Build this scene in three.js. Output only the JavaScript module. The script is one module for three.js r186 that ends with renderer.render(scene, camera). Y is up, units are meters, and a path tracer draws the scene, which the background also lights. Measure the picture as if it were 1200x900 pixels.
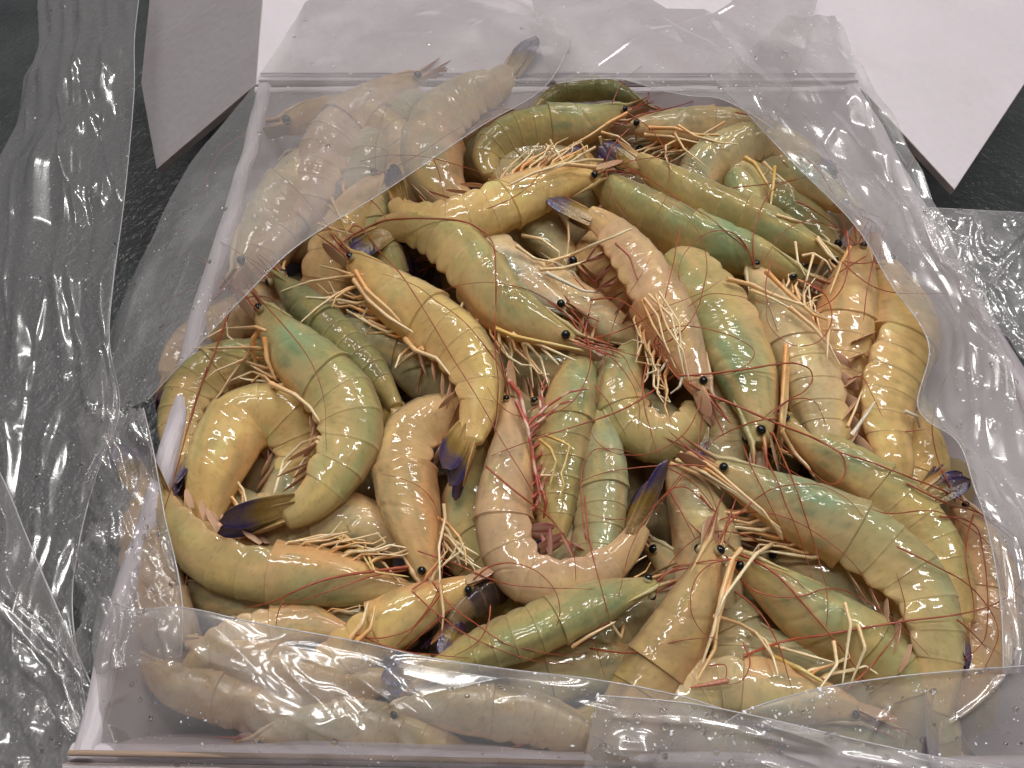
import * as THREE from 'three';
import { ImprovedNoise } from 'three/addons/math/ImprovedNoise.js';
import { mergeGeometries } from 'three/addons/utils/BufferGeometryUtils.js';
import { RectAreaLightUniformsLib } from 'three/addons/lights/RectAreaLightUniformsLib.js';
RectAreaLightUniformsLib.init();

// ------------------------------------------------------------------ camera, light, exposure (1 unit = 1 m; tables below are in cm)
const scene = new THREE.Scene();
const camera = new THREE.PerspectiveCamera(53.13, 4 / 3, 0.01, 50);
camera.position.set(0, 0.41, 0);
{
  const p = THREE.MathUtils.degToRad(55), w = THREE.MathUtils.degToRad(3.3);
  camera.lookAt(Math.sin(w) * Math.cos(p), 0.41 - Math.sin(p), -Math.cos(w) * Math.cos(p));
}
const renderer = new THREE.WebGLRenderer({ antialias: true });
renderer.setSize(1024, 768);
renderer.toneMapping = THREE.LinearToneMapping;
renderer.toneMappingExposure = 1.36;
renderer.shadowMap.enabled = true;
scene.background = new THREE.Color(0.08, 0.079, 0.082);       // the dim, even light of the shop around the box
const LAMP = 35;
const lamps = [-1.75, -1.05, -0.3].flatMap((z, i) => [[-0.5 + 0.06 * i, 2.0, z], [0.72 + 0.06 * i, 2.0, z + 0.08]]);

// ------------------------------------------------------------------ helpers
let seed = 7;
const rnd = (a = 0, b = 1) => { seed = (seed * 1664525 + 1013904223) >>> 0; return a + (b - a) * (seed / 4294967296); };
const N = new ImprovedNoise();
const fbm = (x, y, z, o = 3) => { let s = 0, a = 0.5; for (let i = 0; i < o; i++) { s += a * N.noise(x, y, z); x *= 2.03; y *= 2.03; z *= 2.03; a *= 0.5; } return s; };
const mix = (a, b, t) => a + (b - a) * t, clamp = (x, a = 0, b = 1) => Math.min(b, Math.max(a, x));
const smooth = (x, a, b) => { const t = clamp((x - a) / (b - a)); return t * t * (3 - 2 * t); };
const mixc = (a, b, t) => [mix(a[0], b[0], t), mix(a[1], b[1], t), mix(a[2], b[2], t)];
const lerpTable = (x, X, Y) => { if (x <= X[0]) return Y[0]; for (let i = 1; i < X.length; i++) if (x <= X[i]) { const t = (x - X[i - 1]) / (X[i] - X[i - 1]); return mix(Y[i - 1], Y[i], t); } return Y[Y.length - 1]; };
const V = (x, y, z) => new THREE.Vector3(x, y, z);
const cm = (a) => { const out = []; for (let i = 0; i < a.length; i += 3) out.push(V(a[i] / 100, a[i + 1] / 100, a[i + 2] / 100)); return out; };
const used = {};
const numbered = (n) => { used[n] = (used[n] ?? -1) + 1; return used[n] ? `${n}_${String(used[n]).padStart(3, '0')}` : n; };
function thing(name, label, category, group, kind) {
  const o = new THREE.Group(); o.name = numbered(name); o.userData = { label, category };
  if (group) o.userData.group = group;
  if (kind) o.userData.kind = kind;
  scene.add(o); return o;
}
function part(name, geometry, material, parent) {
  const m = new THREE.Mesh(geometry, material); m.name = numbered(name); m.castShadow = m.receiveShadow = true; parent.add(m); return m;
}
function gridGeometry(nu, nv, at, wrapV = false) {           // (nu+1) x (nv+1) vertices; at(i, j) -> {p, c, uv}
  const pos = [], col = [], uv = [], idx = [];
  for (let i = 0; i <= nu; i++) for (let j = 0; j <= nv; j++) { const q = at(i, j); pos.push(q.p.x, q.p.y, q.p.z); if (q.c) col.push(...q.c); uv.push(...(q.uv ?? [i / nu, j / nv])); }
  for (let i = 0; i < nu; i++) for (let j = 0; j < nv; j++) { const a = i * (nv + 1) + j, b = a + nv + 1; idx.push(a, b, a + 1, b, b + 1, a + 1); }
  const g = new THREE.BufferGeometry();
  g.setAttribute('position', new THREE.Float32BufferAttribute(pos, 3)); g.setAttribute('uv', new THREE.Float32BufferAttribute(uv, 2));
  if (col.length) g.setAttribute('color', new THREE.Float32BufferAttribute(col, 3));
  g.setIndex(idx); g.computeVertexNormals();
  if (wrapV) { const n = g.attributes.normal; for (let i = 0; i <= nu; i++) { const a = i * (nv + 1), b = a + nv, s = V(n.getX(a) + n.getX(b), n.getY(a) + n.getY(b), n.getZ(a) + n.getZ(b)).normalize(); n.setXYZ(a, s.x, s.y, s.z); n.setXYZ(b, s.x, s.y, s.z); } }
  return g;
}
function noiseTexture(size, fn, srgb) {                         // tileable: fn gets a periodic noise
  const perm = new Uint16Array(512); let s = 99; for (let i = 0; i < 512; i++) { s = (s * 1103515245 + 12345) >>> 0; perm[i] = (s >>> 8) & 255; }
  const h = (x, y, k) => perm[(perm[(x + k * 37) & 255] + y) & 511] / 255;
  const noise = (u, v, f, k = 0) => { const x = u * f, y = v * f, x0 = Math.floor(x), y0 = Math.floor(y), a = x - x0, b = y - y0, sa = a * a * (3 - 2 * a), sb = b * b * (3 - 2 * b), m = (q) => ((q % f) + f) % f;
    return mix(mix(h(m(x0), m(y0), k), h(m(x0 + 1), m(y0), k), sa), mix(h(m(x0), m(y0 + 1), k), h(m(x0 + 1), m(y0 + 1), k), sa), sb); };
  const d = new Uint8Array(size * size * 4);
  for (let y = 0; y < size; y++) for (let x = 0; x < size; x++) { const c = fn(x / size, y / size, noise); d.set([clamp(c[0]) * 255, clamp(c[1]) * 255, clamp(c[2]) * 255, 255], (y * size + x) * 4); }
  const t = new THREE.DataTexture(d, size, size); t.wrapS = t.wrapT = THREE.RepeatWrapping; t.magFilter = THREE.LinearFilter; t.minFilter = THREE.LinearMipmapLinearFilter; t.generateMipmaps = true;
  if (srgb) t.colorSpace = THREE.SRGBColorSpace; t.needsUpdate = true; return t;
}

// ------------------------------------------------------------------ materials
const shellMap = noiseTexture(512, (u, v, n) => {
  const cloud = 0.5 * n(u, v, 6) + 0.3 * n(u, v, 14, 1) + 0.2 * n(u, v, 34, 2), dot = n(u, v, 120, 3) > 0.86 ? 0.10 : 0, fib = 0.06 * (n(u, v, 64, 4) - 0.5);
  const k = 0.84 + 0.22 * cloud + fib * 0.5 - dot * 0.6; return [k + 0.02, k, k - 0.02 - dot * 0.3];
}, false);
const shellBump = noiseTexture(512, (u, v, n) => { const k = 0.42 * n(u, v, 10) + 0.3 * n(u, v, 22, 1) + 0.2 * n(u, v, 46, 2) + 0.08 * n(u, v, 110, 3); return [k, k, k]; });
const shellRough = noiseTexture(256, (u, v, n) => { const k = 0.5 * n(u, v, 8) + 0.5 * n(u, v, 24, 1); return [0, 0.55 + 0.7 * k * k, 0]; });
const shell = new THREE.MeshPhysicalMaterial({ name: 'wet shell', vertexColors: true, map: shellMap, roughness: 0.85, ior: 1.45, specularIntensity: 0.35, clearcoat: 1, clearcoatRoughness: 0.075, transmission: 0.36, thickness: 0 });
const limbMat = new THREE.MeshPhysicalMaterial({ name: 'wet limb', vertexColors: true, roughness: 0.28, ior: 1.45 });
const bladeMat = new THREE.MeshPhysicalMaterial({ name: 'thin shell blade', vertexColors: true, map: shellMap, bumpMap: shellBump, bumpScale: 0.0006, roughness: 0.24, ior: 1.5, transmission: 0.12, thickness: 0 });
const clearBlade = new THREE.MeshPhysicalMaterial({ name: 'glassy blade', vertexColors: true, roughness: 0.22, ior: 1.45, transmission: 0.2, thickness: 0 });
const eyeMat = new THREE.MeshPhysicalMaterial({ name: 'eye', vertexColors: true, roughness: 0.12, ior: 1.5 });
const cardNoise = noiseTexture(512, (u, v, n) => { const st = smooth(n(u, v, 4, 3) * 0.6 + n(u, v, 9, 4) * 0.4, 0.56, 0.72), sp = n(u, v, 90, 2) > 0.972 ? 1 : 0, k = 0.92 + 0.06 * n(u, v, 5) + 0.03 * n(u, v, 40, 1); return [k - 0.03 * st - 0.3 * sp, k * 0.985 - 0.05 * st - 0.5 * sp, k * 0.99 - 0.06 * st - 0.5 * sp]; });
const cardBump = noiseTexture(256, (u, v, n) => { const k = 0.6 * n(u, v, 6) + 0.4 * n(u, v, 30, 1); return [k, k, k]; });
const card = new THREE.MeshStandardMaterial({ name: 'white coated card', color: new THREE.Color().setRGB(0.56, 0.515, 0.545), map: cardNoise, bumpMap: cardBump, bumpScale: 0.0006, roughness: 0.5 });
const kraft = new THREE.MeshStandardMaterial({ name: 'cut card edge', color: new THREE.Color().setRGB(0.36, 0.26, 0.19), map: cardNoise, roughness: 0.9 });
const steelMap = noiseTexture(512, (u, v, n) => { const k = 0.55 + 0.35 * n(u, v, 4) + 0.15 * n(u, v, 16, 1) + (n(u, v, 140, 2) > 0.92 ? 0.5 : 0); return [k, k * 1.01, k]; });
const steelBump = noiseTexture(512, (u, v, n) => { const k = 0.5 * n(u, v, 9) + 0.3 * n(u, v, 40, 1) + 0.2 * n(u, v, 128, 2); return [k, k, k]; });

// ------------------------------------------------------------------ lamps overhead
{
  const body = new THREE.MeshStandardMaterial({ name: 'lamp housing', color: new THREE.Color().setRGB(0.6, 0.6, 0.6), roughness: 0.5 });
  const tube = new THREE.MeshStandardMaterial({ name: 'lamp tube', color: new THREE.Color().setRGB(0.8, 0.8, 0.8), emissive: new THREE.Color(1, 0.98, 0.95), emissiveIntensity: 15 });
  lamps.forEach(([x, y, z], i) => {
    const t = thing('ceiling_lamp', `white shop lamp above the box, ${['first', 'second', 'third', 'fourth'][i >> 1]} from the back, ${i % 2 ? 'over the ribbed prawn' : 'over the curled prawn'}`, 'lamp', 'shop lamps above the box');
    t.position.set(x, y, z);
    part('housing', new THREE.BoxGeometry(0.76, 0.03, 0.12), body, t).position.y = 0.03;
    part('tube', new THREE.BoxGeometry(0.7, 0.012, 0.065), tube, t).position.y = 0.006;
    const l = new THREE.RectAreaLight(new THREE.Color(1, 0.975, 0.95), LAMP, 0.7, 0.065);
    l.position.set(x, y - 0.004, z); l.lookAt(x, 0, z); scene.add(l);
  });
}

// ------------------------------------------------------------------ table
{
  const m = new THREE.MeshPhysicalMaterial({ name: 'dark wet bench', color: new THREE.Color().setRGB(0.05, 0.054, 0.056), map: steelMap, bumpMap: steelBump, bumpScale: 0.0015, roughness: 0.32, ior: 1.5 });
  const g = new THREE.PlaneGeometry(3, 3, 1, 1); g.rotateX(-Math.PI / 2);
  const uv = g.attributes.uv; for (let i = 0; i < uv.count; i++) uv.setXY(i, uv.getX(i) * 18, uv.getY(i) * 18);
  const t = new THREE.Mesh(g, m); t.name = 'table'; t.position.set(0, 0, -0.3); t.receiveShadow = true;
  t.userData = { label: 'dark speckled wet bench top under the white box', category: 'bench', kind: 'structure' }; scene.add(t);
}

// ------------------------------------------------------------------ white card box
{
  const box = thing('card_box', 'white coated card box with open flaps holding the bagged prawns', 'box');
  const rim = [[-13.6, -44], [24.3, -41.7], [25.3, -2.4], [-14.9, -5.4]].map(([x, z]) => V(x / 100, 0.12, z / 100));
  const foot = [[-11, -36], [17.5, -34], [18.5, -5], [-12, -8]].map(([x, z]) => V(x / 100, 0.004, z / 100));
  // a wall: inner face, rounded top, outer face, as a grid swept along its length with a slight wave
  const wall = (a, b, fa, fb, thick, wave) => {
    const n = 60, along = b.clone().sub(a).normalize(), out = along.clone().cross(V(0, 1, 0)).normalize();
    const prof = [];                                         // (offset outwards, height 0..1, extra y)
    for (let k = 0; k <= 8; k++) prof.push([0, k / 8, 0]);
    for (let k = 1; k <= 10; k++) { const t = Math.PI * k / 10; prof.push([thick / 2 - Math.cos(t) * thick / 2, 1, Math.sin(t) * thick * 0.4]); }
    for (let k = 7; k >= 0; k--) prof.push([thick, k / 8, 0]);
    return gridGeometry(n, prof.length - 1, (i, j) => {
      const t = i / n, top = a.clone().lerp(b, t), bot = fa.clone().lerp(fb, t), [o, hgt, dy] = prof[j];
      const p = bot.lerp(top, hgt).addScaledVector(out, -o + wave * hgt * fbm(t * 5 + a.x * 30, hgt * 2, a.z * 17, 3)); p.y += dy;
      return { p, uv: [t * 3, j / prof.length * 1.5] };
    });
  };
  for (const [i, th] of [[0, 0.006], [1, 0.011], [2, 0.006], [3, 0.009]]) part('wall', wall(rim[(i + 1) % 4], rim[i], foot[(i + 1) % 4], foot[i], th, 0.006), card, box);
  const fl = new THREE.Shape(foot.map((p) => new THREE.Vector2(p.x, -p.z)));
  const fg = new THREE.ExtrudeGeometry(fl, { depth: 0.004, bevelEnabled: false }); fg.rotateX(-Math.PI / 2); part('base', fg, card, box);
  // flaps: polygons of card with thickness; pts are world points (cm), in order round the edge
  const paleEdge = card.clone(); paleEdge.name = 'pale card edge'; paleEdge.color.setRGB(0.42, 0.35, 0.33);
  const shadeCard = card.clone(); shadeCard.name = 'grey wet card'; shadeCard.color.setRGB(0.29, 0.268, 0.275);  // same white card, with the shade on the turned-down ear put into its colour
  const sheet = (name, pts, down = 0.004, face = card) => {
    const P = cm(pts), c = P.reduce((s, p) => s.add(p), V(0, 0, 0)).multiplyScalar(1 / P.length), nrm = V(0, 0, 0);
    for (let i = 0; i < P.length; i++) nrm.add(P[i].clone().sub(c).cross(P[(i + 1) % P.length].clone().sub(c)));
    nrm.normalize(); if (nrm.y < 0) nrm.negate();
    const e1 = P[1].clone().sub(P[0]).normalize(), e2 = nrm.clone().cross(e1);
    const s = new THREE.Shape(P.map((p) => new THREE.Vector2(p.clone().sub(c).dot(e1), p.clone().sub(c).dot(e2))));
    const g = new THREE.ExtrudeGeometry(s, { depth: down, bevelEnabled: true, bevelThickness: 0.0005, bevelSize: 0.0005, bevelSegments: 2 });
    const uv = g.attributes.uv; for (let i = 0; i < uv.count; i++) uv.setXY(i, uv.getX(i) * 8, uv.getY(i) * 8);
    g.applyMatrix4(new THREE.Matrix4().makeBasis(e1, e2, nrm)); g.translate(c.x - nrm.x * down, c.y - nrm.y * down, c.z - nrm.z * down);
    return part(name, g, [face, paleEdge], box);
  };
  sheet('flap', [-13.6, 12.35, -44.1, 24.3, 12.35, -41.8, 27.6, 11.4, -33.2, 36.6, 11.8, -43.6, 48, 14.5, -62, 30, 15.2, -64, -14.4, 15.2, -64]);
  sheet('flap_ear', [-13.7, 12.3, -44.2, -14.5, 15.1, -64, -26, 10, -66, -24.2, 8, -51.5, -20.2, 6.5, -42], 0.004, shadeCard).userData.label = 'grey shaded pointed ear of the back flap';
  sheet('front_flap', [-14.9, 12.3, -5.2, 25.4, 12.3, -2.2, 26, 9.5, 4, -15, 9.5, 4]);
  part('rim_edge', new THREE.TubeGeometry(new THREE.CatmullRomCurve3(cm([-14.6, 12.75, -5.5, -5, 12.7, -4.8, 5, 12.75, -4, 25, 12.7, -2.5])), 40, 0.001, 6), kraft, box);
  // two pressed creases along the hinge
  for (const [dz, r] of [[-0.1, 0.0011], [-0.75, 0.0008]]) {
    const cv = new THREE.CatmullRomCurve3(cm([-13.4, 12.36 - dz * 0.13, -44.1 + dz, 5, 12.36 - dz * 0.13, -43 + dz, 24.2, 12.36 - dz * 0.13, -41.9 + dz]));
    part('hinge_crease', new THREE.TubeGeometry(cv, 30, r, 6), card, box);
  }
}

// ------------------------------------------------------------------ prawns
const PAL = {   // linear base colours: flank, back, belly, head, tail
  olive:     { flank: [0.50, 0.40, 0.17], back: [0.33, 0.30, 0.115], belly: [0.62, 0.44, 0.23], head: [0.52, 0.40, 0.19], patch: [0.29, 0.36, 0.19] },
  yellow:    { flank: [0.60, 0.44, 0.18], back: [0.48, 0.38, 0.15], belly: [0.68, 0.45, 0.22], head: [0.63, 0.44, 0.17], patch: [0.52, 0.44, 0.20] },
  green:     { flank: [0.50, 0.42, 0.18], back: [0.29, 0.30, 0.12], belly: [0.62, 0.46, 0.22], head: [0.50, 0.43, 0.21], patch: [0.25, 0.36, 0.20] },
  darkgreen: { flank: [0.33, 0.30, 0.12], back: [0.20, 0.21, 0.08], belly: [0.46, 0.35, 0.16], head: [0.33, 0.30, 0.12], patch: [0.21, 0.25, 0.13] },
  tan:       { flank: [0.58, 0.41, 0.20], back: [0.48, 0.36, 0.17], belly: [0.64, 0.39, 0.20], head: [0.60, 0.40, 0.19], patch: [0.48, 0.38, 0.19] },
  pink:      { flank: [0.56, 0.40, 0.25], back: [0.48, 0.35, 0.21], belly: [0.62, 0.41, 0.27], head: [0.57, 0.40, 0.25], patch: [0.46, 0.36, 0.23] },
  pale:      { flank: [0.56, 0.45, 0.26], back: [0.45, 0.39, 0.22], belly: [0.64, 0.46, 0.29], head: [0.58, 0.45, 0.26], patch: [0.45, 0.43, 0.27] },
  teal:      { flank: [0.48, 0.43, 0.23], back: [0.35, 0.36, 0.20], belly: [0.56, 0.43, 0.24], head: [0.50, 0.42, 0.21], patch: [0.28, 0.40, 0.27] },
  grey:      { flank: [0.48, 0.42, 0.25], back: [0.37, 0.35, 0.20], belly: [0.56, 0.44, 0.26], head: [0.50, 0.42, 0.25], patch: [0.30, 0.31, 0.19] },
  greygreen: { flank: [0.48, 0.41, 0.20], back: [0.30, 0.29, 0.14], belly: [0.60, 0.45, 0.26], head: [0.50, 0.41, 0.22], patch: [0.24, 0.34, 0.22] },
  silver:    { flank: [0.54, 0.48, 0.37], back: [0.42, 0.39, 0.30], belly: [0.60, 0.51, 0.40], head: [0.56, 0.50, 0.39], patch: [0.24, 0.29, 0.20] },
  dark:      { flank: [0.10, 0.06, 0.05], back: [0.04, 0.02, 0.04], belly: [0.16, 0.09, 0.05], head: [0.10, 0.06, 0.04], patch: [0.04, 0.03, 0.05] },
};
const INK = { red: [[0.36, 0.085, 0.035], [0.27, 0.055, 0.025]], pinkish: [[0.50, 0.22, 0.14], [0.42, 0.14, 0.08]], cream: [[0.82, 0.58, 0.30], [0.88, 0.76, 0.50]], peach: [[0.80, 0.48, 0.22], [0.84, 0.64, 0.38]], orange: [[0.76, 0.36, 0.12], [0.80, 0.52, 0.24]], yellow: [[0.66, 0.40, 0.10], [0.72, 0.54, 0.22]], white: [[0.76, 0.68, 0.54], [0.74, 0.66, 0.52]], stripe: [[0.42, 0.085, 0.06], [0.68, 0.47, 0.36]] };
const CAR = 0.37, TAIL = 0.8, SEGS = [0.37, 0.445, 0.52, 0.59, 0.655, 0.715, 0.815];
const VIEW = V(0, 0.82, 0.57);                               // the way up of a prawn lying on the sloping face of the heap

// a tapered tube along points with radii and colours
function taper(pts, rad, colour, sides = 6, flat = 1) {
  const n = pts.length, T = pts.map((p, i) => pts[Math.min(n - 1, i + 1)].clone().sub(pts[Math.max(0, i - 1)]).normalize());
  let u = Math.abs(T[0].y) > 0.9 ? V(1, 0, 0) : V(0, 1, 0);
  const F = T.map((t) => { u = u.clone().sub(t.clone().multiplyScalar(u.dot(t))).normalize(); return [u, t.clone().cross(u)]; });
  return gridGeometry(n - 1, sides, (i, j) => {
    const a = 2 * Math.PI * j / sides, r = i === 0 || i === n - 1 ? 1e-6 : rad(i / (n - 1)), [A, B] = F[i];
    return { p: pts[i].clone().addScaledVector(A, Math.cos(a) * r).addScaledVector(B, Math.sin(a) * r * flat), c: colour(i / (n - 1), a), uv: [i / n * 2, j / sides * 0.3] };
  }, true);
}
// a leaf-shaped blade: root, direction, broad axis, normal
function leaf(root, dir, side, len, wid, thick, colour, tipBlunt = 0.5, curl = 0, ridge = 0) {
  const n = 16, m = 18, nrm = dir.clone().cross(side).normalize();
  return gridGeometry(n, m, (i, j) => {
    const s = i / n, a = 2 * Math.PI * j / m;
    const w = wid * (s < 0.55 ? Math.sin(Math.PI / 2 * (0.5 + 0.5 * s / 0.55)) : Math.pow(Math.max(0, 1 - Math.pow((s - 0.55) / 0.45, 1 + 2 * tipBlunt)), 0.6));
    const c = Math.cos(a), q = Math.sin(a);
    const t = thick * (0.25 + Math.sin(Math.PI * Math.min(1, s * 1.02)) * 0.75) * (1 - s * 0.55);
    const p = root.clone().addScaledVector(dir, s * len).addScaledVector(side, c * w).addScaledVector(nrm, q * t * Math.sqrt(Math.max(0, 1 - c * c * 0.7)) + curl * s * s * len + ridge * wid * (1 - c * c) * 0.35);
    return { p, c: colour(s, c), uv: [s * len / 0.04, c * w / 0.04] };
  }, true);
}
function frames(ctrl, n, upAxis, side, roll) {
  const cv = new THREE.CatmullRomCurve3(ctrl, false, 'centripetal'), L = cv.getLength(); cv.arcLengthDivisions = 400; cv.updateArcLengths();
  const cr = Math.cos(roll), sr = Math.sin(roll);
  return { L, at: (s) => {
    const u = clamp(s), p = cv.getPointAt(u), t = cv.getTangentAt(u);
    const A = upAxis.clone().addScaledVector(t, -upAxis.dot(t)).normalize(), left = A.clone().cross(t).normalize();
    const D = left.clone().multiplyScalar(cr * side).addScaledVector(A, sr).normalize(), lat = t.clone().cross(D).normalize();
    if (lat.dot(A) < 0) lat.negate();
    return { p, t, D, lat };
  } };
}
const profH = (s) => lerpTable(s, [0, 0.03, 0.07, 0.13, 0.2, 0.28, 0.36, 0.44, 0.52, 0.6, 0.68, 0.74, 0.79, 0.83], [0.30, 0.44, 0.56, 0.74, 0.88, 0.97, 1.0, 1.0, 0.97, 0.88, 0.76, 0.64, 0.52, 0.40]);
const PRAWN_LABELS = [];
let prawnNo = 0;
function prawn(label, o, pts) {
  const id = prawnNo++; seed = 1000 + id * 7919;
  const root = thing('raw_prawn', label, 'prawn', 'raw prawns heaped in the lined box');
  PRAWN_LABELS.push(label);
  const C = cm(pts), origin = C[Math.floor(C.length / 2)].clone(); root.position.copy(origin);
  for (const c of C) c.sub(origin);
  const F = frames(C, 0, VIEW, o.side, THREE.MathUtils.degToRad(o.roll)), L = F.L, h = o.h / 100, pal = PAL[o.pal], k0 = id * 3.17;
  const tone = 1 + rnd(-0.07, 0.07), broad = 0.74;
  root.userData.build = null; delete root.userData.build;
  // ---- body: one continuous skin from brow to the end of the sixth segment
  const S = [];
  for (let i = 0; i <= 150; i++) S.push(i / 150 * 0.825);
  for (const b of SEGS.slice(0, 6)) { S.push(b - 0.0012, b + 0.0012, b - 0.004, b + 0.004); }
  S.sort((a, b) => a - b);
  const M = 56;
  const segOf = (s) => { for (let i = 0; i < 6; i++) if (s < SEGS[i + 1]) return [i, (s - SEGS[i]) / (SEGS[i + 1] - SEGS[i])]; return [5, 1]; };
  const body = gridGeometry(S.length + 1, M, (i, j) => {
    const s = i === 0 ? 0 : i > S.length ? 0.842 : S[i - 1], cap = i === 0 ? 0.02 : i > S.length ? 0.02 : 1;
    const f = F.at(s), th = 2 * Math.PI * j / M, c = Math.cos(th), q = Math.sin(th);
    const inCar = s < CAR, [sg, ph] = inCar ? [-1, s / CAR] : segOf(s);
    let H = h * profH(s) * cap, B = H * broad * (inCar ? mix(0.72, 1, smooth(s, 0, 0.2)) : mix(1, 0.8, smooth(s, 0.6, 0.8)));
    const step = inCar ? 1 + 0.055 * smooth(s, CAR - 0.035, CAR) : 0.983 + 0.034 * ph * ph * ph * ph;   // each ring tucks under the one before
    let d = c, l = Math.sign(q) * Math.pow(Math.abs(q), 0.86);
    if (inCar) { if (c > 0) d = c * mix(0.95, 1.02, ph); else d = c * mix(0.78, 1.0, smooth(ph, 0.1, 0.7)); l *= 1 - 0.25 * smooth(-c, 0.55, 1); }
    else {
      const rim = Math.exp(-Math.pow((Math.abs(th > Math.PI ? 2 * Math.PI - th : th) - 2.25) / 0.28, 2));   // the side plates hang down in lobes
      d = c < 0 ? c * (0.86 + 0.0 * ph) : c;
      d -= sg < 5 ? rim * (0.02 + 0.23 * Math.pow(Math.sin(Math.PI * clamp(ph * 0.9 + 0.08)), 0.8)) : 0;
      d += 0.3 * smooth(-c, 0.82, 1);
      l *= 1 - 0.12 * smooth(-c, 0.7, 1);
    }
    const lump = 1 + 0.03 * fbm(s * 9 + k0, c * 1.3, q * 1.3 + k0, 2) + 0.022 * fbm(s * 30 + k0, c * 3.2, q * 3.2, 2) + 0.017 * N.noise(s * 75 + k0, c * 8, q * 8);
    const groove = inCar ? 1 - 0.035 * Math.exp(-Math.pow((s - 0.2 - 0.05 * c) / 0.008, 2)) * smooth(c, -0.5, 0.2) : 1;
    const p = f.p.clone().addScaledVector(f.D, d * H * step * lump * groove).addScaledVector(f.lat, l * B * step * lump * groove);
    // colour of the shell itself
    const up = smooth(c, -0.1, 0.95), low = smooth(-c, 0.25, 0.8), n1 = fbm(s * 7 + k0, c * 1.6 + k0, q * 1.6, 3), n2 = fbm(s * 22 + k0, c * 4, q * 4 + k0, 3);
    let col = mixc(inCar ? pal.head : pal.flank, pal.back, clamp(up * 0.9 + n1 * 0.6) * 0.85);
    col = mixc(col, pal.belly, clamp(low * 0.9 + n1 * 0.3));
    if (inCar) col = mixc(col, pal.patch, clamp(smooth(s, 0.1, 0.2) * smooth(-s, -0.37, -0.26) * smooth(c, -0.5, 0.4) * (0.55 + 1.8 * n1)));
    else col = mixc(col, pal.patch, clamp(0.35 * smooth(n1, 0.02, 0.3) + (sg === 0 || sg === 2 ? 0.25 * up : 0)));
    if (inCar && c < 0) col = mixc(col, [0.68, 0.34, 0.11], 0.6 * smooth(-c, 0.05, 0.75) * (0.7 + n2));
    if (!inCar && ph > 0.86) col = mixc(col, [0.60, 0.50, 0.27], 0.22 * smooth(ph, 0.8, 0.97));
    if (!inCar && ph < 0.12) col = mixc(col, [0.16, 0.12, 0.05], 0.04 * (1 - ph / 0.12));
    if (!inCar && sg < 5) col = mixc(col, [0.17, 0.13, 0.06], 0.5 * smooth(c, 0.955, 0.99));
    if (sg === 5) col = mixc(col, [0.54, 0.36, 0.14], 0.35);
    if (o.band) col = mixc(col, [0.34, 0.25, 0.10], 0.35 * clamp(Math.sin(s * 160 + n2 * 2)));
    const w1 = fbm(s * 5 + k0 * 2, c * 1.1 + 5, q * 1.1 + k0, 2), w2 = fbm(s * 6 + 40 + k0, c * 1.2, q * 1.2 - k0, 2), dim = pal.flank[0] / 0.52;
    col = mixc(col, [0.74 * dim, 0.50 * dim, 0.27 * dim], 0.42 * smooth(w1, 0.0, 0.35));
    col = mixc(col, [0.74 * dim, 0.58 * dim, 0.19 * dim], 0.36 * smooth(w2, 0.02, 0.35));
    if (inCar && o.pal !== 'dark') col = mixc(col, [pal.patch[0] * 0.62, pal.patch[1] * 0.74, pal.patch[2] * 0.75], 0.5 * smooth(fbm(s * 11 + k0, c * 2.1, q * 2.1 + k0, 2), 0.08, 0.32) * smooth(s, 0.06, 0.14));
    const dots = N.noise(s * 150 + k0, c * 22, q * 22) > 0.42 ? 0.86 : 1, k = tone * dots * (1 + 0.16 * n2 + 0.30 * n1);
    return { p, c: ((y) => [clamp(mix(col[0], y, 0.07) * k * 1.42, 0.005, 0.92), clamp(mix(col[1], y, 0.07) * k * 1.34, 0.005, 0.9), clamp(mix(col[2], y, 0.07) * k * 1.2, 0.005, 0.82)])(col[0] * 0.35 + col[1] * 0.55 + col[2] * 0.1), uv: [s * L / 0.045 + id * 0.37, th / (2 * Math.PI) * h * 5 / 0.045] };
  }, true);
  part('body', body, shell, root);

  // ---- tail fan: pointed telson and four blades, yellow to navy
  if (o.fan !== 0) {
    const f = F.at(0.8), e = F.at(1), dir = e.p.clone().sub(f.p).normalize(), len = Math.max(0.012, e.p.distanceTo(f.p) * 0.94), D = f.D.clone().addScaledVector(dir, -f.D.dot(dir)).normalize(), lat = dir.clone().cross(D).normalize();
    const navy = o.pal === 'pink' && id === 6 ? [0.07, 0.03, 0.12] : [0.04, 0.032, 0.15], base = o.pal === 'dark' ? [0.05, 0.02, 0.05] : mixc(pal.belly, [0.46, 0.30, 0.07], 0.55);
    const bc = (s, c) => { let q = mixc(base, [0.30, 0.19, 0.04], smooth(s, 0.1, 0.5)); q = mixc(q, navy, smooth(s + 0.12 * Math.abs(c) + 0.05 * N.noise(s * 9, c * 3, k0), 0.5, 0.78) * (0.55 + 0.45 * Math.abs(c)) ); if (s > 0.96 || Math.abs(c) > 0.97) q = mixc(q, [0.30, 0.10, 0.04], 0.5); return q.map((x) => x * (1 - 0.4 * Math.pow(Math.abs(Math.sin(c * 6.3)), 6))); };
    const at = (dd, ll, back = 0) => f.p.clone().addScaledVector(D, dd * h).addScaledVector(lat, ll * h).addScaledVector(dir, back * len);
    part('telson', leaf(at(0.22, 0), dir.clone().addScaledVector(D, 0.03).normalize(), lat, len * 0.82, h * 0.2, h * 0.12, (s) => mixc(base, [0.34, 0.14, 0.05], s), 0.05, 0, 0.4), bladeMat, root);
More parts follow.
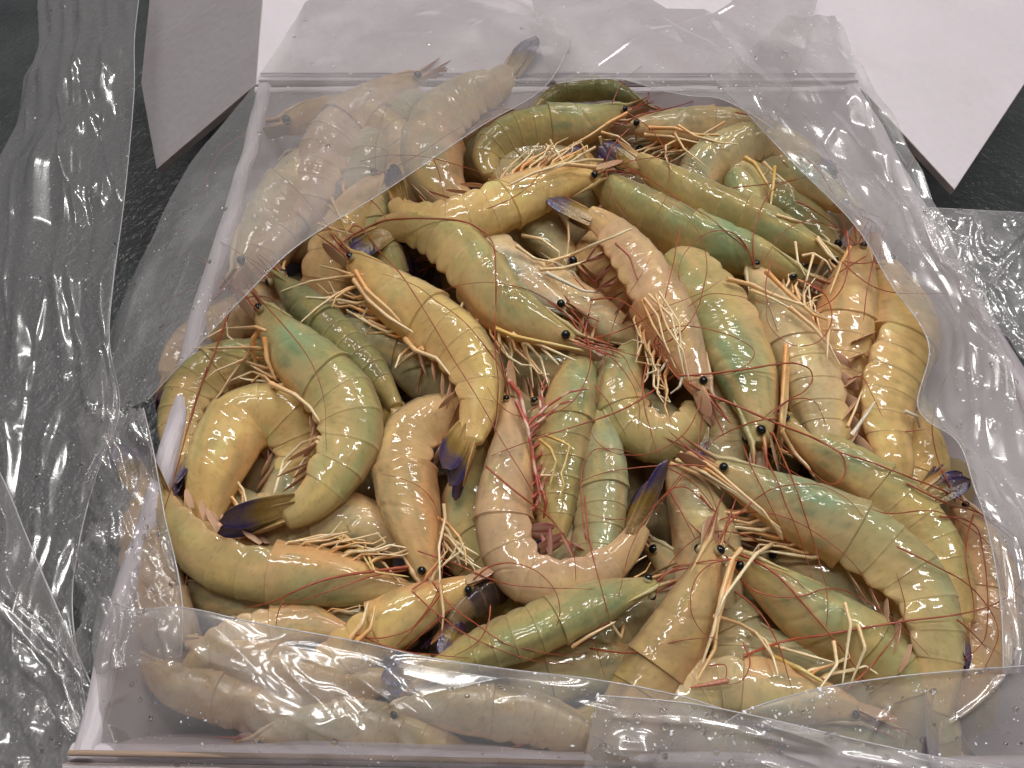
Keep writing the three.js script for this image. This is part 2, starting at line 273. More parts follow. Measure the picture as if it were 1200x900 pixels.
    for (const sd of [1, -1]) for (const [spread, w, lift, ln] of [[0.10, 0.36, 0.02, 0.97], [0.24, 0.40, -0.14, 1.0]]) {
      const a = spread * rnd(0.7, 2.1), d2 = dir.clone().multiplyScalar(Math.cos(a)).addScaledVector(lat, Math.sin(a) * sd).normalize();
      const tilt = 0.75 * sd, bs = lat.clone().multiplyScalar(Math.cos(tilt)).addScaledVector(D, -Math.sin(tilt)); bs.addScaledVector(d2, -bs.dot(d2)).normalize();
      part('uropod', leaf(at(lift, sd * 0.18, -0.04), d2, bs, len * ln * rnd(0.94, 1.04), h * w, h * 0.07, bc, 0.75, 0, 0.5 * sd), bladeMat, root);
    }
  }
  // ---- head: rostrum, eyes, antennal scales, short whiskers
  const hf = F.at(0.0), fw = hf.t.clone().negate(), deep = C[0].y + origin.y < 0.088;
  if (!deep) {
    const R = [], r0 = F.at(0.13);
    for (let i = 0; i <= 22; i++) { const t = i / 22; const q = t < 0.45 ? F.at(0.13 * (1 - t / 0.45)) : null;
      R.push(q ? q.p.clone().addScaledVector(q.D, h * (profH(0.13 * (1 - t / 0.45)) * 0.97 + 0.02)) : hf.p.clone().addScaledVector(hf.D, h * (0.31 + 0.10 * Math.pow((t - 0.45) / 0.55, 2))).addScaledVector(fw, (t - 0.45) / 0.55 * L * 0.115)); }
    part('rostrum', taper(R, (t) => h * (0.13 * Math.pow(1 - t, 0.8) * smooth(t, -0.05, 0.4) + 0.012) * (1 + (t > 0.25 && t < 0.85 ? 0.32 * Math.pow(Math.abs(Math.sin(t * 24)), 4) : 0)), (t) => mixc(pal.head, [0.30, 0.10, 0.035], smooth(t, 0.35, 0.8)), 8, 0.75), limbMat, root);
    const ring = o.pal === 'green' && o.roll > 70;
    for (const sd of [1, -1]) {
      const ef = F.at(0.035), ep = ef.p.clone().addScaledVector(ef.D, h * 0.22).addScaledVector(ef.lat, sd * h * rnd(0.27, 0.35)).addScaledVector(fw, h * 0.08), er = h * 0.145 * rnd(0.88, 1.1), ax = ef.lat.clone().multiplyScalar(sd).addScaledVector(fw, 0.55).addScaledVector(ef.D, 0.2).normalize();
      const g = new THREE.SphereGeometry(er, 20, 14), ps = g.attributes.position, cc = [];
      for (let i = 0; i < ps.count; i++) { const v = V(ps.getX(i), ps.getY(i), ps.getZ(i)).normalize(), w = v.dot(ax), blk = smooth(w + 0.12 * N.noise(v.x * 3, v.y * 3, v.z * 3 + k0), -0.02, 0.12); cc.push(...mixc(ring ? [0.62, 0.56, 0.30] : [0.45, 0.36, 0.2], [0.006, 0.007, 0.008], blk)); const k = 1 + 0.12 * Math.max(0, -w); ps.setXYZ(i, ps.getX(i) * k + ep.x, ps.getY(i) * k + ep.y, ps.getZ(i) * k + ep.z); }
      g.setAttribute('color', new THREE.Float32BufferAttribute(cc, 3)); g.computeVertexNormals(); part('eye', g, eyeMat, root);
      const sf = F.at(0.02), sp = sf.p.clone().addScaledVector(sf.D, -h * 0.1).addScaledVector(sf.lat, sd * h * 0.25), sdv = fw.clone().addScaledVector(sf.lat, sd * 0.12).addScaledVector(sf.D, 0.03).normalize();
      const bs = sf.lat.clone().multiplyScalar(0.6).addScaledVector(sf.D, 0.8 * sd); bs.addScaledVector(sdv, -bs.dot(sdv)).normalize();
      part('antenna_scale', leaf(sp, sdv, bs, L * 0.115, h * 0.25, h * 0.03, (s) => mixc([0.56, 0.40, 0.22], [0.52, 0.26, 0.16], s), 0.4), clearBlade, root);
      const w = [], bend = rnd(-0.3, 0.3), b2 = rnd(-0.15, 0.3);
      for (let i = 0; i <= 10; i++) { const t = i / 10; w.push(sp.clone().addScaledVector(sf.D, h * 0.22).addScaledVector(fw, t * L * 0.17).addScaledVector(sf.lat, bend * t * t * L * 0.12).addScaledVector(sf.D, b2 * t * t * L * 0.1)); }
      part('whisker', taper(w, (t) => h * (0.05 * (1 - t) + 0.012), (t) => mixc([0.55, 0.28, 0.12], [0.28, 0.05, 0.03], smooth(t, 0.1, 0.4)), 5), limbMat, root);
    }
  }
  // ---- walking legs folded along the underside
  const nl = o.legs ?? 7;
  for (let k = 0; k < nl && !deep; k++) for (const sd of [1, -1]) {
    const s = 0.12 + 0.036 * k + rnd(0, 0.015), f = F.at(s), P0 = f.p.clone().addScaledVector(f.D, -h * profH(s) * 0.8).addScaledVector(f.lat, sd * h * 0.18);
    const out = f.D.clone().negate(), fwd = f.t.clone().negate(), q = [P0], near = rnd(0.1, 0.45), swing = rnd();
    const dirs = [out.clone().multiplyScalar(0.5).addScaledVector(fwd, 0.55), out.clone().multiplyScalar(near).addScaledVector(fwd, 1), out.clone().multiplyScalar(mix(-0.1, 0.7, swing)).addScaledVector(fwd, 0.8), out.clone().multiplyScalar(rnd(-0.5, 0.9)).addScaledVector(fwd, rnd(-0.3, 1))];
    [0.03, 0.06, 0.05, 0.045].forEach((l, i) => q.push(q[i].clone().addScaledVector(dirs[i].addScaledVector(f.lat, rnd(-0.08, 0.28)).normalize(), l * L * rnd(0.85, 1.1))));
    const ink = o.redlegs ? INK.stripe : [INK.orange, INK.peach, INK.peach, INK.cream][(k + (sd > 0 ? 1 : 0) + id) % 4];
    part('leg', limbGeometry(q, h * rnd(0.05, 0.085), ink, o.redlegs), limbMat, root);
  }
  // ---- swimmerets under the abdomen
  if (o.sw) for (let k = 0; k < 5; k++) for (const sd of [1, -1]) {
    const s = mix(SEGS[k], SEGS[k + 1], 0.55), f = F.at(s), P0 = f.p.clone().addScaledVector(f.D, -h * profH(s) * 0.86).addScaledVector(f.lat, sd * h * 0.30);
    const d = f.D.clone().multiplyScalar(o.sw === 2 ? -0.7 : -0.42).addScaledVector(f.t, o.sw === 2 ? rnd(-0.5, 0.5) : rnd(0.7, 1)).addScaledVector(f.lat, sd * rnd(0, 0.35)).normalize(), bs = f.t.clone().cross(f.D).addScaledVector(f.t, 0.5); bs.addScaledVector(d, -bs.dot(d)).normalize();
    const tipc = o.sw === 2 ? [0.42, 0.07, 0.08] : [0.72, 0.40, 0.24];
    part('swimmeret', leaf(P0, d, bs, h * rnd(0.75, 1.0), h * 0.2, h * 0.05, (t, c) => mixc([0.74, 0.55, 0.40], tipc, clamp(Math.abs(c) * 0.7 + t * 0.4)), 0.3), clearBlade, root);
  }
  return { root, origin };
}
// a jointed limb: straight links with slightly swollen joints
function limbGeometry(q, r, ink, striped) {
  const P = [], len = [0]; for (let i = 1; i < q.length; i++) len.push(len[i - 1] + q[i].distanceTo(q[i - 1]));
  const total = len[len.length - 1] || 1e-4, K = Math.max(8, q.length * 6), swell = [];
  for (let k = 0; k <= K; k++) {
    const x = total * k / K; let i = 1; while (i < q.length - 1 && len[i] < x) i++;
    const t = (x - len[i - 1]) / (len[i] - len[i - 1] || 1), near = Math.min(Math.abs(x - len[i]), Math.abs(x - len[i - 1]));
    P.push(q[i - 1].clone().lerp(q[i], t)); swell.push(near < r * 1.6 && i > 0 ? 1.12 : 1);
  }
  P.unshift(P[0].clone().lerp(P[1], -0.06)); swell.unshift(1); P.splice(1, 0, P[1].clone()); P[1].lerp(P[2], 0.02); swell.unshift(1);
  for (let pass = 0; pass < 0; pass++) for (let k = 1; k < K; k++) P[k].lerp(P[k - 1].clone().add(P[k + 1]).multiplyScalar(0.5), 0.35);
  return taper(P, (t) => r * (1 - 0.62 * t) * (swell[Math.round(t * (P.length - 1))] ?? 1), (t) => striped ? mixc(ink[0], ink[1], smooth(Math.sin(t * 19 + 1) + 0.4 * Math.sin(t * 47), 0.1, 0.8)) : mixc(ink[0], ink[1], smooth(t, 0.1, 0.75)), 7, 0.8);
}
function limb(pr, r, c, pts) {
  const q = cm(pts).map((p) => p.sub(pr.origin)); part('leg', limbGeometry(q, Math.min(r, 0.7 + r * 0.4) / 1000 * 1.1, INK[c], c === 'stripe'), limbMat, pr.root);
}
function feeler(pr, r, c, pts) {
  const cv = new THREE.CatmullRomCurve3(cm(pts).map((p) => p.sub(pr.origin)), false, 'centripetal'), n = Math.max(24, pts.length * 2), P = cv.getPoints(n), ink = INK[c];
  part('antenna', taper(P, (t) => r / 1000 * 0.92 * (1 - 0.7 * t) * (1 + 0.12 * Math.sin(t * 90)), (t) => mixc(ink[0], ink[1], clamp(t + 0.3 * Math.sin(t * 40))), 6), limbMat, pr.root);
}
const s1 = prawn("olive prawn arched over the middle, its two black eyes above cream legs", { side: -1, roll: 18, h: 1.52, pal: 'olive' }, [4.16,12.59,-22.04,2.53,12.79,-22.85,0.99,12.98,-24.2,-0.18,12.92,-26.33,-1.43,12.72,-28.49,-3.22,12.49,-30.08,-5.52,12.2,-30.39,-7.81,11.9,-29.06]);
const s2 = prawn("yellow prawn with orange leg cluster and blue-tipped tail beside the red central prawn", { side: 1, roll: 15, h: 1.48, pal: 'yellow', sw: 1 }, [-6.68,12.82,-27.79,-4.78,12.97,-25.53,-2.67,13.12,-23.4,-1.1,13.13,-21.52,-0.39,13.08,-19.6,-0.59,13.05,-17.84,-0.91,13.05,-16.66,-1.73,13.05,-13.96]);
const s3 = prawn("curled green prawn with bright orange legs and long navy tail fan", { side: 1, roll: 12, h: 1.54, pal: 'green', sw: 1 }, [-10.76,12.82,-24.64,-9.18,12.97,-22.46,-7.61,13.12,-20.6,-6.28,13.13,-18.91,-5.88,13.08,-17.18,-6.49,13.02,-15.5,-7.6,12.92,-14.18,-11,12.82,-13.02]);
const s4 = prawn("dark green prawn lying straight behind the curled orange-legged prawn", { side: 1, roll: 70, h: 1.37, pal: 'darkgreen', legs: 0 }, [-10.49,12.13,-27.48,-8.65,12.13,-25.27,-6.82,12.13,-23.03,-5.21,12.04,-21.1,-4.11,11.85,-19.17,-3.59,11.67,-17.11]);
const s5 = prawn("grey-green prawn with drooping purple tail against the yellow curled prawn", { side: -1, roll: 15, h: 1.29, pal: 'olive', legs: 0 }, [-8.59,10.98,-22.05,-10.66,11.21,-22.77,-12.48,11.44,-22.35,-13.61,11.44,-21.03,-13.82,11.44,-19.17,-13.32,11.55,-17.1,-13.08,11.67,-14.87]);
const s6 = prawn("yellowish prawn curled in an upside-down U under the orange-legged prawn", { side: 1, roll: 12, h: 1.46, pal: 'yellow', legs: 2, sw: 1 }, [-12.02,11.44,-13.61,-11.82,11.79,-15.13,-11.58,12.13,-17.01,-10.85,11.9,-19.07,-9.53,11.67,-19.33,-8.63,10.92,-18.28,-8.77,10.17,-16.09,-8.85,8.93,-14.9,-8.92,7.69,-13.7]);
const s7 = prawn("orange-brown tail of a prawn hanging by the white rim", { side: -1, roll: 25, h: 1.22, pal: 'pink', legs: 0 }, [-9.22,8.63,-28.71,-10.54,10.52,-27.47,-11.66,10.8,-26.42,-13.33,11.07,-25.16,-14.45,11.26,-24,-15.04,11.35,-22.16,-15.01,11.44,-19.97]);
const s8 = prawn("pale prawn under clear film beside the white rim, navy tail low", { side: -1, roll: 20, h: 1.25, pal: 'pink', legs: 0 }, [-11.86,8.39,-7.93,-12.38,9.69,-9.06,-12.9,10.98,-10.18,-13.6,11.16,-11.7,-14.25,11.35,-13.48,-14.74,11.39,-15.22,-14.95,11.3,-16.7,-15.63,11.21,-18.51]);
const s9 = prawn("olive prawn lying flat with scalloped belly edge up and green back below", { side: 1, roll: 10, h: 1.21, pal: 'olive', sw: 1 }, [-3.34,11.55,-10.9,-5.23,11.8,-11.23,-7.31,12.05,-11.57,-9.31,12.13,-11.86,-11.14,12.13,-12.53,-12.37,12.1,-13.71,-13.45,12,-15.04,-14.9,11.9,-17.94]);
const s10 = prawn("pinkish glossy prawn beneath the long navy tail fan", { side: 1, roll: 35, h: 1.28, pal: 'pale', legs: 2 }, [-3.2,11.21,-12.71,-4.92,11.3,-13.83,-6.71,11.39,-14.32,-8.49,11.3,-14.15,-9.91,11.03,-13.67,-10.98,10.75,-13.17,-12.32,9.21,-12.53,-13.65,7.67,-11.9]);
const s11 = prawn("tan prawn arched head-down next to the navy and yellow tail fan", { side: 1, roll: 12, h: 1.34, pal: 'tan', legs: 2, sw: 1 }, [-2.52,12.13,-11.05,-2.85,12.33,-12.51,-3.34,12.44,-14.17,-3.61,12.31,-16.12,-3.25,12.15,-17.77,-2.22,11.95,-18.63,-0.94,11.31,-18.88,0.25,10.52,-18.01,1.28,9.2,-17.26]);
const s12 = prawn("translucent pink prawn with red striped legs and crimson swimmerets", { side: -1, roll: 12, h: 1.19, pal: 'pink', sw: 2, redlegs: 1 }, [1.01,12.24,-19.54,1.07,12.36,-17.22,0.64,12.48,-14.78,0.47,12.42,-12.83,1.17,12.36,-11.1,2.76,12.36,-10.66,4.51,12.36,-11.36,5.68,12.48,-12.5,7.21,12.59,-15.34]);
const s13 = prawn("olive prawn standing upright behind the red striped legs", { side: 1, roll: 40, h: 1.31, pal: 'olive', legs: 0 }, [4.76,11.9,-22.65,4.01,11.9,-20.18,3.27,11.9,-17.45,2.77,11.61,-15.1,2.37,11.32,-12.91,2.02,9.26,-10.95]);
const s14 = prawn("bluish green prawn between the crimson swimmerets and the pink tail scale", { side: 1, roll: 60, h: 1.18, pal: 'teal', legs: 1 }, [4.86,11.79,-18.88,4.88,11.88,-17.29,4.79,11.97,-15.41,4.45,11.95,-13.57,3.99,11.81,-11.68,3.59,11.67,-10.18,3.08,9.61,-8.27]);
const s15 = prawn("small prawn curled into a tight C under the pink diagonal head", { side: -1, roll: 10, h: 1.26, pal: 'olive', legs: 0, sw: 0 }, [8.14,11.55,-22.46,6.84,11.7,-21.39,6.11,11.85,-19.52,6.48,11.9,-17.8,7.69,11.9,-17.07,8.85,11.9,-17.58,9.43,11.9,-18.54,8.76,11.9,-16.7,8.48,11.03,-15.92]);
const s16 = prawn("pink prawn lying diagonally belly-up with red hairy legs", { side: -1, roll: 12, h: 1.40, pal: 'pink', sw: 2 }, [9.46,12.93,-18.59,9.06,13.05,-20.41,8.65,13.16,-22.65,8.04,13.11,-25.11,7.3,13.05,-27.53,6.17,12.99,-29.64,3.77,12.94,-31.82]);
const s17 = prawn("glossy green prawn lying diagonally just below the long olive prawn", { side: -1, roll: 55, h: 1.46, pal: 'green', legs: 0 }, [16.16,12.24,-25.67,14.37,12.42,-26.91,12.21,12.59,-27.96,10.28,12.48,-29.45,8.53,12.36,-31.32,7.03,12.13,-33.61,5.91,11.9,-37.51]);
const s18 = prawn("long olive prawn with purple tail tip lying straight across the back of the pile", { side: -1, roll: 55, h: 1.37, pal: 'olive', legs: 0 }, [18.58,12.13,-27,16.71,12.36,-27.8,14.75,12.59,-29.19,12.67,12.82,-30.37,10.76,12.74,-32.4,9.23,12.67,-34.58,7.59,12.59,-36.9]);
const s19 = prawn("pale grey prawn with angular orange legs crossing its shoulder", { side: -1, roll: 18, h: 1.48, pal: 'pale', sw: 1 }, [13.92,12.36,-26.63,14.2,12.45,-24.23,14.48,12.54,-21.73,14.71,12.45,-19.56,14.76,12.18,-17.51,14.76,11.9,-15.92,14.77,10.5,-14.58,14.77,9.09,-13.23]);
const s20 = prawn("golden prawn with black eye and spread of cream legs across the centre back", { side: 1, roll: 15, h: 1.45, pal: 'yellow', sw: 1 }, [6.6,13.16,-33.26,4.43,13.17,-32.61,2.18,13.16,-31.52,0.09,13.07,-30.43,-1.84,12.92,-30.06,-3.42,12.79,-30.81,-4.38,12.69,-32.23,-4.93,12.59,-34.62]);
const s21 = prawn("peach prawn curled half under the milky film, grey tail pointing up", { side: 1, roll: 12, h: 1.89, pal: 'pale', legs: 0, sw: 1 }, [0.45,11.67,-32.41,-1.42,11.9,-33.3,-2.5,12.13,-35.63,-2.09,12.13,-39.11,-0.24,12.13,-41.78,1.67,12.24,-43.01,3.57,12.36,-47.27]);
const s22 = prawn("pale green prawn bent like a hook in front of the white back flap", { side: -1, roll: 25, h: 1.36, pal: 'green', legs: 2 }, [9.26,12.36,-39.62,6.83,12.31,-38.75,4.26,12.27,-38.56,1.93,12.13,-37.91,0.71,11.9,-36.56,1.01,11.67,-34.5,1.2,10.33,-33.23]);
const s23 = prawn("grey translucent curl inside the hooked pale green prawn", { side: 1, roll: 30, h: 1.32, pal: 'grey', legs: 0, fan: 0 }, [6.68,10.98,-36.51,4.73,11.09,-37.5,2.78,11.21,-37.62,1.6,10.98,-36.57,1.61,10.75,-34.81,1.62,8.73,-32.87,1.62,6.71,-30.93]);
const s24 = prawn("dark olive glossy back poking up against the white back flap", { side: -1, roll: 70, h: 1.03, pal: 'darkgreen', legs: 0, fan: 0 }, [10.88,11.32,-41.33,9.06,11.61,-42.44,7.2,11.9,-42.58,5.37,11.61,-42.48,3.71,11.32,-41.14,2.59,9.83,-40.23]);
const s25 = prawn("pinkish prawn along the top right of the pile with dangling orange legs", { side: 1, roll: 15, h: 1.30, pal: 'pale' }, [9.24,12.24,-38.3,11.45,12.3,-38.09,13.64,12.36,-37.81,15.85,12.25,-37.51,17.89,12.13,-36.36,19.09,12.13,-35.21,20.76,12.13,-33.62]);
const s26 = prawn("grey-green prawn bent in a C with white striped swimmerets", { side: 1, roll: 10, h: 1.39, pal: 'grey', legs: 0, sw: 1 }, [11.28,11.21,-31.12,12.17,11.62,-33.19,13.22,11.99,-34.89,14.97,12.27,-35.88,16.77,12.41,-36.22,18.87,12.48,-34.79,20.57,10.33,-33.62]);
const s27 = prawn("blue-green prawn whose eye meets crossing red feelers at the right corner", { side: -1, roll: 25, h: 1.27, pal: 'teal', legs: 1 }, [20.33,11.9,-30.87,19.28,11.79,-32.52,17.98,11.67,-34.26,16.67,11.32,-35.66,15.32,10.98,-35.63,13.54,9.13,-35.58,11.77,7.28,-35.53]);
const s28 = prawn("green shoulder with yellow leg stumps behind the long olive prawn", { side: 1, roll: 20, h: 1.66, pal: 'green', legs: 0, fan: 0 }, [16.23,10.98,-30.54,15.53,11.29,-31.96,15.44,11.21,-34.21,15.7,10.75,-37.06,15.86,8.96,-38.77,16.01,7.18,-40.47,16.16,5.39,-42.18,16.32,3.61,-43.89]);
const s29 = prawn("tan prawn with head up between cream legs and the ribbed yellow prawn", { side: 1, roll: 30, h: 1.44, pal: 'tan', legs: 1 }, [19.59,12.36,-27.76,18.62,12.24,-25.41,17.57,12.13,-23.05,16.81,11.73,-21.05,16.1,11.32,-18.92,15.58,9.62,-17.36,15.06,7.91,-15.8]);
const s30 = prawn("ribbed yellow prawn bulging against the clear film, spiky belly edge", { side: 1, roll: 12, h: 1.69, pal: 'yellow', legs: 0, sw: 1, band: 1 }, [20.89,11.67,-27.32,20.7,11.9,-24.45,20.08,12.13,-22,18.74,12.13,-20.04,17.74,12.13,-18.28,17.19,12.13,-16.43,17.09,12.13,-14.82,16.94,9.73,-12.52]);
const s31 = prawn("plump green prawn pointing head-down with orange ventral stripe", { side: 1, roll: 18, h: 1.65, pal: 'green', legs: 0 }, [11.68,12.48,-16.11,11.9,12.57,-18.01,11.83,12.66,-20.3,11.47,12.59,-22.91,10.96,12.36,-25.46,10.43,12.13,-27.47,10.01,10.41,-29.07,9.59,8.69,-30.67]);
const s32 = prawn("long grey-olive prawn curving along the clear film, above the bigger prawn", { side: 1, roll: 15, h: 1.11, pal: 'olive', legs: 1 }, [12.99,11.9,-17.79,14,12.05,-16.31,15.36,12.2,-14.8,16.66,12.21,-13.28,17.55,12.16,-11.59,17.76,12.1,-9.9,17.5,12,-8.11,16.67,11.9,-6.17]);
const s33 = prawn("biggest grey-green prawn sweeping in an arc to the front film", { side: 1, roll: 12, h: 1.45, pal: 'greygreen', sw: 1 }, [9.3,12.59,-15.1,11.1,12.68,-13.68,12.87,12.76,-12.55,14.59,12.82,-11.19,15.64,12.82,-9.58,15.75,12.82,-7.95,15.5,12.59,-6.51,14.87,12.24,-4.76,13.69,11.9,-2.75]);
const s34 = prawn("pale olive prawn lying beneath the big arc-shaped prawn", { side: 1, roll: 35, h: 1.50, pal: 'olive', legs: 0 }, [9.45,11.9,-11.33,10.74,11.9,-10.03,12.07,11.9,-8.78,13.49,11.79,-7.61,14.52,11.55,-6.38,14.89,11.32,-4.94,15.26,9.8,-3.52,15.62,8.28,-2.11,15.99,6.76,-0.69]);
const s35 = prawn("grey head with yellow cheeks and curled cream legs low in the heap", { side: 1, roll: 25, h: 1.14, pal: 'grey', legs: 2 }, [12.68,12.13,-5.33,11.74,12.13,-5.76,10.43,12.13,-6.03,9,12.04,-6.4,7.69,11.85,-6.64,6.19,11.67,-5.95,4.79,10.07,-5.3,3.39,8.46,-4.65]);
const s36 = prawn("amber prawn with rostrum raised, slanting down into the front film", { side: -1, roll: 35, h: 1.43, pal: 'tan', legs: 0 }, [8.58,12.93,-11.55,7.74,12.8,-9.87,6.7,12.54,-8.4,5.57,12.06,-7.07,4.54,11.62,-5.62,3.69,11.21,-4.21,2.78,9.36,-2.69,1.86,7.52,-1.17]);
const s37 = prawn("green-backed prawn seen from above with two ringed black eyes", { side: 1, roll: 80, h: 1.13, pal: 'green', legs: 1 }, [6.04,12.82,-10.23,4.5,12.74,-9.85,2.77,12.67,-9.29,1.13,12.59,-8.68,-0.31,12.44,-8.28,-1.73,12.28,-7.88,-3.28,12.13,-7.27,-4.09,11.22,-6.94]);
const s38 = prawn("black-purple tail blade wedged beside the green-backed prawn", { side: -1, roll: 30, h: 0.87, pal: 'dark', legs: 0, blade: 1 }, [3.07,9.4,-13.49,2.19,10.52,-12.88,0.68,10.98,-11.84,-0.22,11.44,-10.83,-1.24,11.79,-9.92,-2.67,12.13,-8.13]);
const s39 = prawn("orange-yellow prawn with dark eye emerging from the front film", { side: 1, roll: 15, h: 1.08, pal: 'yellow', legs: 2 }, [-0.93,12.24,-10.88,-2.29,12.18,-10.34,-3.66,12.04,-9.71,-5.03,11.76,-9.1,-6.24,11.44,-8.28,-7.44,11.09,-7.45,-9.28,8.76,-6.19]);
const s40 = prawn("pale cream prawn just behind the front film edge", { side: 1, roll: 20, h: 0.84, pal: 'pale', legs: 1 }, [-5.61,11.44,-9.39,-7.34,11.44,-9.88,-8.96,11.44,-9.78,-10.56,11.32,-9.39,-11.58,11.21,-8.59,-12.66,9.78,-7.74]);
const s41 = prawn("whitish prawn lying sideways under the front film", { side: 1, roll: 20, h: 1.04, pal: 'pale', legs: 0 }, [-4.15,11.09,-6.43,-2.75,11.21,-6.62,-0.88,11.32,-6.37,0.97,11.21,-6.05,2.62,11.09,-5.4,4.8,8.66,-4.55]);
const s42 = prawn("peach prawn under the crumpled shiny part of the front film", { side: 1, roll: 25, h: 1.07, pal: 'tan', legs: 0 }, [-12.14,10.98,-9.48,-10.22,11.09,-8.79,-7.86,11.21,-8.06,-5.93,11.09,-7.52,-4.21,10.98,-7.6,-2.58,9.28,-7.68]);
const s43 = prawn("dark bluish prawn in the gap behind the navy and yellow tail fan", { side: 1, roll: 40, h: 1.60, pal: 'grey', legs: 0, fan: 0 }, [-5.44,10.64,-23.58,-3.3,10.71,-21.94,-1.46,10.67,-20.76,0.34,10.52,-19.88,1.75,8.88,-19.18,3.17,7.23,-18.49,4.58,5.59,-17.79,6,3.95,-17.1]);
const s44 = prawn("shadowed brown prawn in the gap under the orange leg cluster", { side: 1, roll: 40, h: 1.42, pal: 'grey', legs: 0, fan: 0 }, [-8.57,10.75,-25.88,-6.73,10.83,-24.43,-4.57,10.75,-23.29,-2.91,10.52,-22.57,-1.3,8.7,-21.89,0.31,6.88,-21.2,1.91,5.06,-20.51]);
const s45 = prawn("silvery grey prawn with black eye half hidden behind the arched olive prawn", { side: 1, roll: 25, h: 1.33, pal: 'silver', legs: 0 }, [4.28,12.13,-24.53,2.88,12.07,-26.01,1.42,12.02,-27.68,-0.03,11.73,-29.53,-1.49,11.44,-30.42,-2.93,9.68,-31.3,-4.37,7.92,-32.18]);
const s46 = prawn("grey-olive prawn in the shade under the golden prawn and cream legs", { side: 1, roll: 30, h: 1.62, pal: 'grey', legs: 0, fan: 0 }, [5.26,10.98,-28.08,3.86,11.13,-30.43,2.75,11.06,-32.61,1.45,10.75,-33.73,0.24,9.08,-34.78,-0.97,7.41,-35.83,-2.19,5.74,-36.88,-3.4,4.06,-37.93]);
const s47 = prawn("pale rounded prawn under the tangle of red hairs", { side: 1, roll: 30, h: 1.37, pal: 'pale', legs: 0, fan: 0 }, [8.15,11.21,-22.99,6.3,11.29,-24.13,4.34,11.21,-25.89,2.49,10.98,-27.5,1.37,9.44,-28.47,0.25,7.9,-29.45,-0.86,6.35,-30.42]);
const s48 = prawn("amber prawn with yellow limbs at the edge of the milky film", { side: 1, roll: 30, h: 1.50, pal: 'tan', legs: 1 }, [-5.8,11.79,-35.49,-6.73,11.79,-33.04,-7.45,11.59,-30.74,-8.04,11.21,-28.5,-8.48,9.39,-26.81,-8.92,7.57,-25.13,-9.36,5.76,-23.44]);
const s49 = prawn("brownish prawn blurred under the milky film beside the rim", { side: 1, roll: 25, h: 1.77, pal: 'pink', legs: 0 }, [-7.03,10.98,-37.69,-9.11,11.13,-35.72,-10.78,11.13,-32.96,-12.07,10.98,-29.89,-12.62,9.5,-28.58,-13.17,8.03,-27.28,-13.72,6.55,-25.97,-14.27,5.08,-24.67]);
const s50 = prawn("grey-brown prawn blurred under the milky film near the grey tail", { side: 1, roll: 25, h: 1.73, pal: 'grey', legs: 0 }, [-1.87,11.21,-44.3,-4.27,11.52,-42.2,-5.99,11.52,-38.93,-6.62,11.21,-35.49,-6.9,9.58,-33.95,-7.18,7.96,-32.41,-7.47,6.33,-30.88]);
const s51 = prawn("yellow head fragment with white legs between ribbed prawn and film", { side: 1, roll: 25, h: 1.06, pal: 'yellow', legs: 2, fan: 0 }, [19.43,10.98,-18.57,19.51,11.13,-16.98,19.08,11.06,-15.29,17.71,10.75,-13.46,16.7,8.99,-12.1,15.69,7.24,-10.75]);
const s52 = prawn("prawn showing only its navy and gold tail fan at the film edge", { side: 1, roll: 20, h: 1.06, pal: 'olive', legs: 0 }, [11.37,7.63,-13.1,12.58,8.96,-12.71,13.8,10.29,-12.31,14.9,10.98,-11.95,16.2,11.67,-12.33,17.41,12.3,-13.27,19.35,12.93,-14.41]);
const s53 = prawn("pinkish prawn under wet film beyond the long grey-olive prawn", { side: 1, roll: 20, h: 1.14, pal: 'pink', legs: 0 }, [19.91,10.98,-13.62,20.11,11.04,-11.63,19.59,11.09,-9.46,18.41,11.04,-7.38,16.8,10.98,-5.78,15.63,9.26,-4.62]);
const s54 = prawn("grey prawn under cream legs next to the upright purple tail fan", { side: 1, roll: 30, h: 1.43, pal: 'pale', legs: 0, fan: 0 }, [7.97,11.21,-16.49,8.35,11.29,-14.54,8.71,11.21,-12.59,8.58,10.98,-10.85,8.47,9.43,-9.36,8.36,7.88,-7.88,8.25,6.33,-6.4,8.14,4.78,-4.91]);
const s55 = prawn("dusky prawn deep under the big arc-shaped prawn with amber swimmerets", { side: -1, roll: 10, h: 1.35, pal: 'grey', legs: 0, sw: 1 }, [11.49,10.63,-12.3,12.92,10.87,-11.18,14.35,10.9,-10.12,15.58,10.75,-8.45,16.65,8.87,-7,17.71,6.99,-5.54,18.78,5.12,-4.09]);
const s56 = prawn("olive prawn in shade between two head-up prawns", { side: 1, roll: 30, h: 1.40, pal: 'grey', legs: 0, fan: 0 }, [13.8,10.75,-27.06,14.28,10.9,-24.54,14.45,10.9,-21.81,14.47,10.75,-19.39,14.49,9.24,-17.95,14.51,7.73,-16.5,14.52,6.22,-15.05]);
const s57 = prawn("brownish prawn under the front film near the amber prawn", { side: 1, roll: 30, h: 1.36, pal: 'grey', legs: 0, fan: 0 }, [6.76,10.52,-8.03,5.05,10.6,-7.79,3.1,10.6,-8.06,1.1,10.52,-7.72,-0.71,8.61,-7.41,-2.51,6.7,-7.1,-4.32,4.79,-6.79]);
const s58 = prawn("shaded olive prawn under the tan arched prawn", { side: 1, roll: 30, h: 1.34, pal: 'olive', legs: 0, fan: 0 }, [-0.53,10.75,-17.92,-1.04,10.83,-15.73,-1.2,10.83,-13.72,-0.37,10.75,-11.81,0.27,9.06,-10.33,0.92,7.38,-8.84,1.57,5.69,-7.36]);
